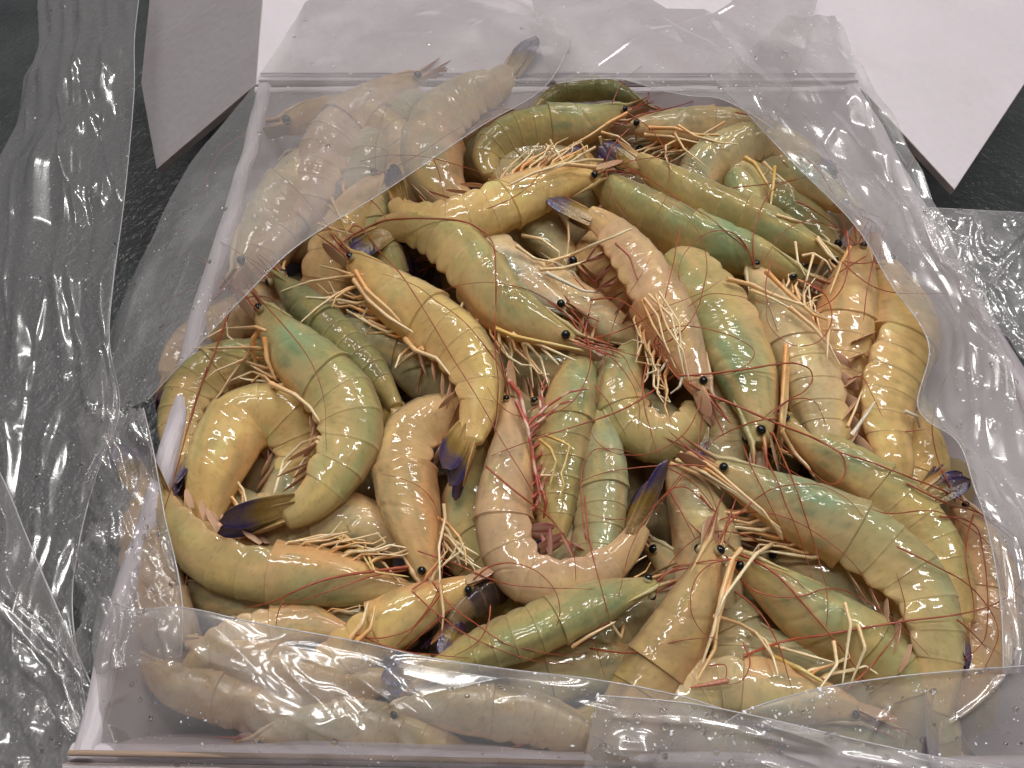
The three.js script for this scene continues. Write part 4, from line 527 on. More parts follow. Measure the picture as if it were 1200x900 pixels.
limb(s46, 1.1, 'cream', [1.81,13.47,-27.66,2.68,13.17,-27.01,3.86,12.34,-27.47]);
limb(s16, 0.9, 'peach', [7.39,14.44,-22.98,7.85,14.38,-21.95,7.98,14.06,-20.76,8.4,13.53,-19.61]);
limb(s16, 0.8, 'cream', [7.59,14.58,-23.1,8.4,14.61,-21.69,8.53,14.13,-20.09,8.72,13.48,-19.03]);
limb(s16, 0.8, 'peach', [7.86,14.7,-22.98,8.15,14.4,-21.25,8.68,14.2,-20.06,8.87,13.51,-18.86]);
limb(s16, 0.7, 'cream', [8.02,14.77,-23.07,8.67,14.61,-21.34,8.65,13.75,-19.53]);
limb(s16, 1, 'orange', [7.31,14.27,-23.03,7.64,14.11,-21.55,8.21,13.82,-20.35]);
limb(s16, 0.9, 'white', [8.12,13.46,-20.16,7.88,13.23,-19.87,7.64,12.89,-19.7]);
limb(s16, 0.9, 'white', [8.64,13.5,-19.25,8.48,13.21,-18.85,8.11,12.77,-18.78]);
limb(s16, 1, 'pinkish', [6.57,14.48,-26.55,7.07,14.62,-25.51,7.34,14.19,-24.26]);
limb(s19, 1.4, 'peach', [11.65,13.96,-24.4,12.87,13.64,-24.25,13.66,13.88,-23.32,14.73,13.96,-22.62,16.25,13.11,-22.31]);
limb(s19, 0.9, 'cream', [12.85,13.45,-24.08,13.48,13.93,-23.09,14.34,13.98,-22.25]);
limb(s19, 1.2, 'peach', [16,13.55,-21.96,15.25,14.12,-20.36,15.04,13.85,-19.46]);
limb(s19, 1.7, 'orange', [13.69,13.83,-24.9,14.31,14.01,-23.24,15.25,13.75,-22.15,16.2,13.24,-22.15]);
limb(s19, 1.3, 'peach', [14.07,14.09,-22.38,14.82,14.04,-21.29,15.42,13.76,-20.38,15.85,13.28,-19.46]);
limb(s29, 0.9, 'cream', [15.89,13.35,-27.22,15.77,13.14,-26.04,16.11,12.75,-25.43]);
limb(s29, 0.9, 'cream', [16.35,12.71,-26.87,16.81,12.97,-26.76,17.32,12.96,-26.2,17.54,12.73,-25.72]);
limb(s29, 0.9, 'cream', [17.07,13.3,-27.45,17.42,13.17,-26.51,17.85,13.2,-25.6]);
limb(s29, 0.9, 'cream', [16.76,12.99,-26.63,16.15,12.75,-25.33,15.98,12,-24.75]);
limb(s29, 0.9, 'cream', [17.42,12.58,-26.63,17.22,11.59,-26.37,17.16,10.46,-25.8]);
limb(s29, 0.9, 'cream', [18.54,10.94,-27.47,17.77,10.9,-26.77,17.23,10.46,-25.39]);
limb(s29, 1.6, 'orange', [18.36,13.6,-26.46,17.64,13.53,-25.47,16.76,13.05,-23.94]);
limb(s20, 0.9, 'cream', [4.33,12.78,-36.69,4.41,13.28,-35.38,4.64,14.24,-32.97]);
limb(s20, 0.9, 'cream', [4.14,12.21,-37.05,4.57,13.26,-34.63,5.01,14.16,-33.05]);
limb(s20, 0.9, 'cream', [6.8,12.84,-35.85,5.76,13.74,-34.14,4.83,14.57,-32.45,3.64,14.46,-32.07]);
limb(s20, 0.9, 'cream', [7.13,12.69,-34.9,6.12,13.61,-33.87,4.75,14.59,-32.43,2.92,14.53,-31.48]);
limb(s20, 0.9, 'cream', [7.19,12.91,-36.73,7.36,12.29,-36.48,7.67,10.83,-36.87]);
limb(s20, 1.5, 'yellow', [5.87,13.11,-35.18,4.64,14.53,-32.65,3.67,14.43,-32.38]);
limb(s20, 1.6, 'peach', [6.36,14.02,-32.72,4.6,14.55,-32.44,2.91,14.79,-31.5,1.56,14.56,-30.87]);
limb(s13, 0.8, 'yellow', [2.41,13.16,-16.74,2.96,13.19,-16.42,3.34,13.22,-16.12,3.03,13.03,-15.24,2.88,12.96,-14.98,2.97,12.85,-14.55,2.77,12.62,-14.04]);
limb(s13, 0.9, 'yellow', [2.11,13.11,-16.58,2.54,13.17,-16.08,2.72,13.09,-15.48,2.39,12.67,-14.58]);
limb(s13, 0.6, 'cream', [2.07,12.74,-15.07,2.84,12.81,-14.99]);
limb(s12, 0.9, 'stripe', [1.61,13.11,-17.24,1.84,13.12,-17.51,2.6,12.98,-18.32,3.57,13.35,-18.75,4.54,13.29,-18.95]);
limb(s12, 0.9, 'stripe', [1.64,13.12,-17.06,2.46,13.09,-17.7,3.09,13.28,-18.19,3.72,13.34,-18.33]);
limb(s12, 0.9, 'stripe', [2.34,12.66,-17.96,2.34,12.4,-19.17,2.82,11.58,-20.47]);
limb(s12, 1.4, 'stripe', [1.03,12.69,-19.94,1.48,12.99,-18.95,1.62,13.37,-17.24,1.88,12.76,-15.37,2.1,12.51,-14.36]);
limb(s12, 1.2, 'stripe', [1.25,13.34,-18.43,1.64,13.36,-17.07,1.82,12.83,-15.51,1.99,12.42,-13.94]);
limb(s12, 1.2, 'red', [2.09,12.73,-14.36,2.18,12.65,-13.86,2.05,12.34,-13.29]);
limb(s36, 1.5, 'peach', [9.45,13.17,-11.19,8.57,13.63,-10.38]);
limb(s36, 1.2, 'cream', [11.61,11.39,-12.19,9.98,13.13,-10.98,9.05,13.37,-10.03,8.12,14.09,-9.05,7.8,13.77,-8.45]);
limb(s36, 0.9, 'peach', [7.78,13.69,-8.54,9.02,12.34,-8.62,9.69,11.9,-8.39,9.73,13,-7.21,9.61,13.37,-6.39]);
limb(s36, 1.8, 'orange', [9.36,12.7,-11.18,8.4,13.75,-9.47,7.83,13.54,-8.31,7.69,13.15,-7.55,6.81,12.97,-6.48]);
limb(s36, 1.6, 'peach', [8.87,13.68,-10.64,8.15,13.86,-9.29,7.63,13.58,-8.02,7.09,13.13,-7]);
limb(s35, 0.9, 'cream', [12.65,13.5,-8.79,12.56,13.64,-7.99,11.93,12.93,-6.11]);
limb(s35, 0.9, 'cream', [12.92,13.4,-8.03,12.9,13.44,-7.17,12.4,12.47,-6.19]);
limb(s35, 0.9, 'cream', [12.03,13.04,-7.58,11.86,13.18,-6.76,10.95,13.26,-5.94]);
limb(s35, 0.9, 'cream', [10.14,11.62,-8.01,11.19,12.16,-7.43,12.13,12.51,-6.96]);
limb(s35, 0.9, 'cream', [9.64,11.54,-8.54,9.96,12,-8.02,9.69,13.14,-7.11,9.65,13.3,-6.46]);
limb(s35, 1.8, 'yellow', [10.16,11.68,-7.52,10.62,12.93,-6.73,11.26,13.04,-6.2]);
limb(s33, 1, 'peach', [7.46,12.94,-15.22,8.72,12.58,-14.8,9.65,13.21,-13.65,10.58,13.19,-12.65,11.35,13.02,-11.93]);
limb(s33, 1, 'cream', [7.99,12.13,-15.8,8.84,12.95,-14.66,9.76,13.29,-13.57,10.58,13.25,-12.69,11.36,12.9,-11.84]);
limb(s33, 1, 'orange', [8.33,12.09,-15.98,9.01,13.16,-14.6,9.79,13.35,-13.6,10.67,13.28,-12.61,11.38,12.77,-11.75]);
limb(s33, 1, 'peach', [8.56,12.4,-15.95,9.13,13.3,-14.66,9.86,13.41,-13.58,10.66,13.34,-12.66,11.41,12.6,-11.68]);
limb(s33, 0.9, 'cream', [8.15,12.34,-16.05,8.76,12.35,-15.12,9.38,12.74,-13.98]);
limb(s10, 0.9, 'yellow', [-6.51,12.02,-13.22,-5.4,12.15,-12.53,-4.75,12.63,-11.4]);
limb(s10, 0.9, 'yellow', [-6.15,12.08,-13.25,-5.04,12.27,-12.29,-4.62,12.68,-11.29,-3.35,12.2,-11.21]);
limb(s10, 0.9, 'peach', [-5.81,11.57,-13.01,-4.39,12,-11.91,-3.67,12.25,-10.94]);
limb(s11, 0.9, 'cream', [-1.91,13.45,-13.66,-1.87,13.21,-13.15,-2.14,13.04,-12.05,-2.09,13.05,-10.45]);
limb(s11, 0.9, 'cream', [-1.94,12.2,-12.88,-1.42,12.32,-12.43,-0.63,12.19,-11.94]);
limb(s11, 0.9, 'cream', [-1.93,12.41,-12.68,-1.37,12.3,-12.15,-0.81,12.1,-11.7]);
limb(s11, 0.9, 'cream', [-1.98,12.66,-12.32,-1.49,12.14,-11.92,-1.34,11.78,-11.61]);
limb(s11, 0.9, 'peach', [-2.09,13.12,-10.49,-1.99,12.83,-9.54,-2.08,12.45,-8.94]);
limb(s25, 0.9, 'peach', [11.81,13.13,-37.2,12.53,13.17,-36.15,13.7,13.49,-35.05,14.71,13.53,-34.8]);
limb(s25, 0.9, 'peach', [11.59,12.78,-37.04,11.78,13.04,-35.18,12.21,13.27,-34.02,12.83,12.96,-33.51]);
limb(s25, 0.9, 'peach', [11.87,12.42,-36.87,10.76,13.1,-35.44,10.32,13.82,-33.58,10.43,13.85,-32.42]);
limb(s25, 0.9, 'peach', [14.38,13.53,-36.82,13.29,12.97,-36.61,12.79,12.6,-36.58]);
limb(s25, 1.5, 'orange', [10.15,12.83,-37.46,11.56,13.04,-37.09,12.68,12.99,-36.48,13.91,13.48,-35.74]);
limb(s25, 1.3, 'peach', [9.94,12.43,-37.37,11.39,12.58,-36.92,12.76,13.04,-35.63]);
limb(s22, 1.4, 'orange', [8.99,13.17,-38.43,7.95,13.02,-37.9,6.61,12.67,-37.09,4.87,11.97,-36.69]);
limb(s22, 0.9, 'peach', [7.26,13.22,-36.71,8.08,13.46,-35.97,8.77,13.25,-35.28]);
limb(s28, 1.8, 'yellow', [15.14,12.86,-34.45,15.53,12.91,-33.88,15.99,12.55,-32.73,16.47,11.98,-32.04]);
limb(s28, 1.3, 'yellow', [16.71,12.69,-33.76,16,13.06,-31.76,14.83,13.89,-28.81]);
limb(s28, 0.9, 'cream', [16.29,12.53,-34.42,16.84,12.4,-33.38,17.31,12.39,-32.58,17.56,11.93,-31.9]);
limb(s18, 0.9, 'cream', [15.19,13.82,-28.74,16.04,13.8,-28.31,18.1,12.14,-29.55]);
limb(s18, 0.9, 'cream', [17.14,13.31,-27.55,17.51,13.24,-26.48,17.81,13.13,-25.66]);
limb(s51, 0.9, 'white', [17.86,13.32,-16.95,18.36,13.21,-16.75,18.8,12.42,-16.59]);
limb(s30, 1.3, 'white', [15.47,12.86,-16.17,16.1,13.26,-16.82,16.64,13.57,-17.39]);
limb(s30, 0.9, 'peach', [15.32,13.04,-16.49,15.89,13.13,-17.3,16.46,13.16,-18.21]);
limb(s48, 0.9, 'yellow', [-7.8,13.51,-31.17,-7.42,13.23,-30.76,-6.34,12.72,-30.53]);
limb(s48, 1.2, 'yellow', [-7.68,13.61,-31.58,-7.15,13.3,-30.31,-6.66,12.51,-29.31]);
limb(s48, 0.9, 'peach', [-8.33,13.25,-30.08,-7.42,13.05,-29.77,-6.52,12.7,-29.73]);
limb(s31, 1.6, 'orange', [13.54,13.66,-20.51,12.93,13.53,-18.49,12.44,13.21,-16.72,12.71,10.47,-16.2]);
limb(s31, 1.4, 'yellow', [13.5,13.5,-20.05,13.11,13.12,-18.41,12.65,12.62,-16.73,12.87,10.47,-16.19]);
limb(s31, 1.2, 'peach', [13.48,13.32,-19.62,13.22,12.71,-18.13,12.79,12.19,-16.65,13.02,10.47,-16.18]);
limb(s32, 1.4, 'peach', [12.55,12.76,-16.61,13.15,12.05,-15.9,13.58,11.93,-15.31,13.95,11.54,-14.9]);
limb(s39, 1.5, 'peach', [-5.4,12.8,-8.77,-4.95,12.98,-9.23,-4.75,13.04,-10.02]);
limb(s39, 1.3, 'orange', [-5.14,12.84,-8.62,-4.62,13.02,-9.02,-4.47,13.16,-9.8]);
limb(s37, 0.9, 'peach', [2.64,12.69,-8.04,3.32,13,-8.33,4.31,13.06,-8.75]);
limb(s37, 0.9, 'peach', [4.77,11.6,-8.97,4.55,12.15,-8.41,4.08,13.13,-8.75]);
feeler(s33, 0.4, 'red', [14.9,14.17,-10.59,15.33,14.24,-10.25,15.8,14.24,-9.91,16.33,14.13,-9.6,17.36,13.42,-9.37,18.18,12.73,-8.96,18.58,12.4,-8.27,18.52,12.32,-7.67,18.03,12.23,-7.01,17.54,11.94,-6.41]);
feeler(s32, 0.4, 'red', [11.82,13.18,-16.4,12.48,12.64,-16.02,13.36,11.79,-15.65,13.64,12.17,-14.81,13.61,13.24,-13.71,13.78,13.92,-12.86,14.38,14,-12.31,14.97,13.94,-12.06,15.86,13.51,-12.19,16.85,13.25,-12.36,17.39,13.4,-12.24,18.12,13.07,-12.11,19.17,12.32,-11.92,19.64,12.14,-11.49,19.71,12.3,-10.91,19.66,12.36,-10.31,19.55,12.31,-9.62,19.53,12.19,-9.08]);
feeler(s34, 0.4, 'red', [8.72,13.48,-10.9,9.01,13.18,-10.48,9.43,12.69,-10.05,9.81,12.63,-9.72,10.36,12.85,-9.42,10.88,13.01,-9.29,11.48,13.23,-9.28,12.03,13.34,-9.4,12.95,12.89,-9.5,13.76,12.45,-9.33,14.25,12.79,-8.69,14.45,13.26,-8.05,14.76,13.44,-7.31,15.06,13.48,-6.74]);
feeler(s36, 0.38, 'red', [9.07,12.48,-12.75,9.61,12.63,-12.85,10.04,12.86,-12.86,10.47,13.16,-12.72,11.07,13.39,-12.47,11.72,13.51,-12.08,12.31,13.56,-11.59,12.89,13.54,-11,13.47,13.4,-10.34,13.92,13.12,-9.68,14.26,12.91,-9.13]);
feeler(s36, 0.38, 'red', [9.02,12.46,-13.14,8.48,12.56,-13.79,8.04,12.52,-14.28,7.44,12.7,-14.18,6.87,13.11,-13.63,6.2,13.38,-12.87,5.67,13.36,-12.18,5.09,13.57,-11.18,4.74,13.78,-10.32,4.45,13.57,-9.46]);
feeler(s35, 0.38, 'red', [12.02,12.79,-5.93,12.69,12.89,-6.37,13.24,12.97,-6.76,13.79,13.29,-7.25,14.4,13.45,-7.86,14.77,13.55,-8.52,14.77,13.71,-9.05,14.7,13.91,-9.71]);
feeler(s1, 0.38, 'red', [4.1,12.98,-21.73,5.1,12.84,-22.05,6.15,12.53,-22.58,6.96,13.27,-22.4,7.67,14.08,-22.29,8.35,14.44,-22.45,9.24,14.66,-22.67,10.34,14.32,-23.42,11.29,14.34,-24.07]);
feeler(s1, 0.38, 'red', [4.1,12.98,-21.73,4.99,12.98,-21.33,5.73,13.21,-20.56,6.2,13.38,-19.53,6.44,13.44,-18.65,6.52,13.3,-17.67,6.37,12.86,-16.89]);
feeler(s2, 0.38, 'red', [-6.51,13.53,-27.09,-7.13,13.65,-28.22,-7.8,13.46,-29.78,-8.68,13.2,-31.34,-9.44,13.06,-32.56,-10.24,13.48,-33.26,-11.02,14,-33.78]);
feeler(s3, 0.38, 'red', [-10.43,13.68,-23.89,-11.32,13.45,-25.12,-12.75,12.23,-27.22,-13.89,11.54,-28.72,-15.21,11.07,-30.08,-16.39,11.03,-30.83]);
feeler(s3, 0.38, 'red', [-10.43,13.68,-23.89,-11.35,13.43,-25.09,-13.02,11.98,-26.96,-14.38,11.06,-28.05,-15.66,10.55,-28.28,-16.61,10.4,-27.8]);
feeler(s4, 0.38, 'red', [-10.22,12.87,-26.78,-11.16,12.9,-27.74,-12.13,12.7,-28.61,-13.31,12.46,-29.71,-15.02,11.37,-31.51,-16.32,10.83,-32.54,-17.55,10.85,-32.82]);
feeler(s9, 0.38, 'red', [-3.16,13.21,-10.29,-2.61,12.97,-9.79,-2.01,12.96,-9.28,-1.39,13.28,-8.68,-0.74,13.44,-8.24,-0.19,13.38,-7.98,0.49,13.3,-7.71,1.19,13.12,-7.52,1.96,12.51,-7.57,2.75,11.99,-7.6]);
feeler(s9, 0.38, 'red', [-3.18,12.97,-10.38,-2.56,12.97,-10.86,-2.12,12.91,-11.57,-1.96,12.91,-12.28,-2.07,12.99,-13.14,-2.36,13.24,-13.9,-2.82,13.53,-14.37,-3.57,13.76,-14.7,-4.39,13.87,-14.9]);
feeler(s10, 0.38, 'red', [-3,13.11,-11.9,-2.24,12.92,-11.66,-1.48,12.68,-11.44,-0.87,12.61,-11.12,-0.13,12.91,-10.64,0.63,13.16,-10.29,1.41,13.29,-10.13,2.05,13.47,-9.98,2.81,13.64,-9.86,3.58,13.7,-9.76]);
feeler(s11, 0.38, 'red', [-2.43,13.17,-10.66,-2,12.91,-10.07,-1.44,12.97,-9.47,-0.81,13.41,-8.86,-0.22,13.53,-8.35,0.3,13.45,-8.03,1,13.4,-7.85,1.72,13.23,-7.7,2.51,12.61,-7.76,3.32,12.07,-7.99]);
feeler(s12, 0.38, 'red', [0.99,12.84,-19.14,0.75,13.48,-19.8,0.31,14.01,-20.44,-0.14,14.36,-20.97,-0.71,14.65,-21.7,-1.41,14.76,-22.45,-2.18,14.79,-23.18,-2.81,14.82,-23.86,-3.72,14.71,-24.55,-4.68,14.67,-25.03]);
feeler(s13, 0.38, 'red', [4.62,12.75,-21.98,4.27,12.76,-23.14,3.68,12.5,-24.35,2.93,13.21,-24.39,1.97,14.13,-24.19,1,14.34,-24.34,0.18,14.39,-24.45,-0.82,14.16,-24.59,-1.82,13.62,-24.77]);
feeler(s14, 0.38, 'red', [4.75,12.42,-18.47,5.05,12.73,-19.34,5.33,12.88,-20.36,5.71,12.55,-21.78,6.2,12.28,-23.18,6.51,12.84,-23.72,6.98,13.7,-24.06,7.52,14.33,-24.57,7.98,14.92,-25.17]);
feeler(s15, 0.38, 'red', [7.54,13.73,-20.8,8.39,14.05,-20.88,9.07,14.5,-21.3,9.74,14.51,-22.3,10.32,14.27,-23.72,10.67,14.33,-24.73,10.85,14.28,-26.14,10.8,14.1,-27.66,10.36,14.18,-28.8,9.65,14.24,-29.69]);
feeler(s16, 0.38, 'red', [9.32,13.34,-18.32,9.28,13.03,-17.62,9.11,12.62,-16.83,8.83,12.5,-16.06,8.39,12.5,-15.32,7.71,12.64,-14.47,7.02,13.02,-13.74,6.25,13.17,-13.11,5.62,13.06,-12.83,4.93,13.02,-12.78,4.13,13.03,-12.96,3.49,13.04,-13.19]);
feeler(s16, 0.38, 'red', [9.29,13.42,-18.26,8.91,13.26,-17.35,8.36,13.02,-16.62,7.65,12.66,-16.23,6.78,12.59,-15.94,5.98,12.83,-15.75,5.09,13.02,-15.85,4.45,13.14,-16.43,4.2,13.28,-17.31]);
feeler(s17, 0.38, 'red', [15.87,12.76,-25.21,16.28,13.31,-24.03,16.18,13.73,-22.5,15.62,14.06,-21.19,14.75,14.06,-20.3,13.92,13.76,-20.4,13.27,13.71,-21.07,13.05,13.71,-21.97,13.34,13.87,-23.11,14.08,14.18,-23.79]);
feeler(s18, 0.38, 'red', [17.84,13.28,-25.92,18.69,13.44,-25.5,19.82,13.43,-25.76,21.33,12.67,-27.23,23.3,11.47,-29.72,24.25,11.32,-31.47]);
feeler(s18, 0.38, 'red', [17.54,13.74,-25.5,18.11,13.57,-24.67,18.8,13.41,-24,19.65,13.4,-23.58,20.35,13.55,-23.34,21.67,13.14,-23.61,23.95,11.6,-24.9]);
feeler(s19, 0.38, 'red', [13.59,13.04,-26,13.53,13.69,-26.79,13.79,14.09,-27.83,14.4,14.29,-28.99,15.69,13.68,-30.9,17.22,12.79,-32.44,18.48,12.74,-32.81,19.48,12.82,-32.38,20.82,11.92,-32.45,22.25,10.55,-32.67]);
feeler(s19, 0.38, 'red', [13.59,13.04,-26,13.22,13.62,-26.82,12.64,13.97,-27.41,11.59,14.04,-27.54,10.57,13.93,-26.95,9.81,13.7,-26.03,9.55,13.48,-25.06,9.88,13.16,-24.08]);
feeler(s20, 0.38, 'red', [6.51,13.56,-32.79,7.64,13.59,-33.32,8.87,13.42,-33.95,10.01,13.54,-33.91,10.99,13.33,-33.85,12.12,12.97,-33.61,13.03,12.64,-32.97]);
feeler(s21, 0.38, 'red', [0.41,14.15,-29.67,1.63,14.4,-30.05,2.74,14.66,-30.81,3.59,14.7,-32.37,4.43,13.34,-36.1]);
feeler(s22, 0.38, 'red', [8.97,13.28,-38.35,9.97,12.91,-37.73,10.44,13.21,-35.88,10.32,14.06,-33.15,10.09,14.26,-31.49,9.68,14.15,-30.03,9.13,13.53,-29.38]);
feeler(s25, 0.38, 'red', [8.76,13.73,-36.32,7.85,13.4,-35.46,7.09,13.61,-33.6,7.01,13.55,-31.96,7.19,13.24,-30.98,7.72,12.97,-29.93,8.59,12.8,-29.25]);
feeler(s26, 0.38, 'red', [10.24,13.95,-28.26,9.78,13.88,-27.18,9.14,14.53,-25.19,8.62,14.96,-23.74,8.31,14.79,-22.87,8.07,14.34,-22.05,7.91,13.86,-21.46,7.85,13.27,-20.74,8,12.58,-20.26,7.97,12.43,-19.4,7.8,13,-17.93,7.83,13.02,-17.05]);
feeler(s27, 0.38, 'red', [20.15,12.15,-30.6,21.58,11.6,-30.83,23.22,10.7,-31.24,24,10.66,-30.42,24.39,10.71,-29.21,24.6,10.73,-28.16,24.74,10.85,-26.82,24.65,10.78,-25.5,24.72,10.4,-24.44]);
feeler(s29, 0.38, 'red', [19.08,13.11,-27.04,19.53,12.98,-28.69,20.08,12.56,-30.72,20.09,12.76,-31.87,20.02,12.79,-33.43,20.17,12.41,-35.53,20.71,11.59,-38.06,20.85,10.95,-40.63,20.19,10.88,-42.13]);
feeler(s29, 0.38, 'red', [19.08,13.11,-27.04,18.9,12.72,-28.56,18.14,12.74,-29.06,16.46,13.72,-28.27,15.18,13.93,-27.4,14.46,13.78,-26.58,13.9,13.18,-25.94]);
feeler(s30, 0.38, 'red', [20.33,12.46,-26.58,21.15,12.21,-28.29,22.68,11.27,-30.74,23.78,11.14,-32.42,24.6,11.15,-33.74,25.71,11.17,-35.32,26.9,11.19,-36.95,27.97,11.42,-38.32]);
feeler(s31, 0.38, 'red', [11.37,13.23,-15.68,11.22,13.78,-14.45,11.29,13.99,-13.49,11.43,13.75,-12.73,11.62,13.55,-12.14,11.84,13.19,-11.47,12,12.89,-10.77,12.04,12.77,-10]);
feeler(s32, 0.38, 'red', [12.24,13.59,-16.76,11.43,13.3,-16.85,10.68,12.81,-16.84,10.06,12.37,-16.76,9.19,12.33,-16.21,8.4,12.46,-15.39,7.87,12.23,-14.88,7.14,12.51,-13.97,6.54,12.71,-13.06]);
feeler(s33, 0.38, 'red', [9.16,13.02,-14.87,8.31,13.02,-15.04,7.41,13.05,-15.07,6.68,13,-15.09,5.77,13.12,-14.98,4.87,13.17,-14.86,4.17,13.01,-14.75,3.36,12.78,-14.49,2.57,12.57,-14.19]);
feeler(s34, 0.38, 'red', [8.77,14,-10.51,7.96,14.05,-10.36,7.28,14.08,-9.84,6.95,14,-9.13,6.93,13.87,-8.54,7.24,13.74,-7.94,7.86,13.67,-7.6]);
feeler(s36, 0.38, 'red', [8.41,13.52,-11.32,9.03,13.46,-12.04,9.84,13.21,-12.77,10.4,13.43,-13.13,11.08,13.82,-13.38,11.85,14.05,-13.39,12.67,14.07,-13.34,13.27,14.07,-13.07,13.76,14.19,-12.49,14.09,14.17,-11.81]);
feeler(s37, 0.38, 'red', [5.95,13.25,-10.07,6.62,13.43,-10.44,7.38,13.57,-10.58,8.12,13.78,-10.59,8.95,13.61,-10.61,9.75,13.14,-10.68,10.53,12.9,-10.48,11.11,13.09,-10.06,11.54,13.13,-9.49]);
feeler(s39, 0.38, 'red', [-0.91,12.71,-10.71,-0.28,13.18,-11.02,0.5,13.48,-11.05,1.25,13.5,-10.82,1.77,13.64,-10.37,2.16,13.86,-9.64,2.23,13.75,-8.91,1.94,13.53,-8.29]);
feeler(s40, 0.38, 'red', [-5.33,12.91,-8.92,-4.61,12.71,-8.68,-4.01,12.55,-8.45,-3.23,12.71,-8.17,-2.42,13.08,-7.95,-1.77,13.17,-7.82,-1.01,13.15,-7.72]);
feeler(s40, 0.38, 'red', [-5.33,12.93,-8.92,-4.59,12.77,-8.74,-3.95,12.71,-8.79,-3.22,12.72,-9.02,-2.68,12.86,-9.53,-2.25,13.03,-10.14,-2.04,13.13,-10.75,-1.99,13.04,-11.64]);
feeler(s45, 0.38, 'red', [4.21,12.58,-24.14,4.63,12.76,-23.12,4.76,13.15,-21.63,4.72,13.32,-20.51,4.45,13.46,-19.49,3.94,13.42,-18.53,3.37,13.23,-18.06,2.53,13.05,-17.79,1.77,13.06,-17.74,1.05,13.26,-17.82,0.37,13.7,-18.23,0,14.08,-18.76]);
feeler(s45, 0.38, 'red', [4.23,12.45,-24.25,4.86,11.83,-23.65,5.39,12.08,-22.67,6.04,12.73,-21.44,6.89,12.97,-20.86,7.59,13.38,-20.41,8.43,13.88,-20.31]);
feeler(s48, 0.38, 'red', [-5.66,12.47,-34.66,-5.6,13.27,-36.12,-5.31,13.63,-37.79,-4.78,14.18,-39.52]);
feeler(s48, 0.38, 'red', [-5.56,12.97,-34.05,-4.48,13.19,-34.4,-3.41,13.47,-34.8,-2.56,13.79,-35.15,-1.58,14.06,-35.79,-0.55,14.05,-36.7]);
feeler(s49, 0.38, 'red', [-6.62,12.73,-35.49,-5.46,13.01,-35.57,-4.22,13.48,-35.03,-3.05,13.72,-34.55,-1.94,13.55,-34.38,-1.04,13.26,-34.26,0.04,13.76,-33.1,1.02,14.64,-31.37,2.01,14.47,-30.97,2.96,14.14,-30.61]);
feeler(s53, 0.38, 'red', [19.24,11.99,-13.16,18.61,13.02,-13.6,18.51,13.14,-14.44,18.83,12.81,-15.43,19.38,12.42,-16.7,20.33,11.89,-18.1,21.42,11.21,-19.45,22.49,10.98,-20.67,23.28,11.16,-21.63]);
feeler(s55, 0.38, 'red', [11.3,11.15,-12.09,10.34,11.95,-12.21,9.34,12.63,-12.17,8.53,12.56,-12.24,7.81,12.24,-11.96,7.17,12.39,-11.44,6.43,13.01,-10.54,5.96,13.28,-9.71,5.73,13.21,-8.97]);
feeler(s66, 0.38, 'red', [-11.67,11.78,-40.13,-13.06,11.54,-40.63,-14.44,10.81,-40.79,-15.29,10.92,-39.58,-15.65,11.05,-38.13,-15.78,11.01,-36.4,-15.69,10.4,-35.28]);
feeler(s67, 0.38, 'red', [-11.96,12.72,-27.2,-10.84,13.58,-25.23,-9.71,14.55,-23.31,-8.99,14.81,-22.29,-8.24,14.98,-21.21,-7.6,14.99,-20.24,-7.12,14.87,-19.32,-6.81,14.69,-18.39,-6.64,14.59,-17.58,-6.58,14.51,-16.61,-6.51,14.21,-15.8]);
{ // what lies too deep to be told apart
  seed = 4242; const gs = [];
  for (let k = 0; k < 95; k++) {
    const u = rnd(), v = rnd(), x = mix(mix(-12, 21, u), mix(-13, 22, u), v), z = mix(-41, -8, v), a = rnd(0, 6.28), b = rnd(-1, 1), P = [], y = rnd(7.4, 8.9), L = rnd(8, 11), cc = rnd(0.8, 1.1), tint = rnd();
    for (let i = 0; i <= 14; i++) { const t = i / 14 - 0.5; P.push(V((x + Math.cos(a + b * t) * L * t) / 100, (y + 0.6 * Math.sin(i + k)) / 100 * 1, (z + Math.sin(a + b * t) * L * t) / 100)); }
    gs.push(taper(P, (t) => 0.0125 * cc * Math.pow(Math.sin(Math.PI * (0.06 + 0.88 * t)), 0.6), (t, an) => mixc([0.36, 0.29, 0.14], [0.44, 0.30, 0.17], clamp(tint + 0.4 * fbm(t * 6 + k, an, k, 2))), 16));
  }
  const m = new THREE.Mesh(mergeGeometries(gs), shell); m.name = 'buried_prawns'; m.castShadow = m.receiveShadow = true;
  m.userData = { label: 'mass of prawns too deep in the heap to tell apart', category: 'prawns', kind: 'stuff' }; scene.add(m);
}

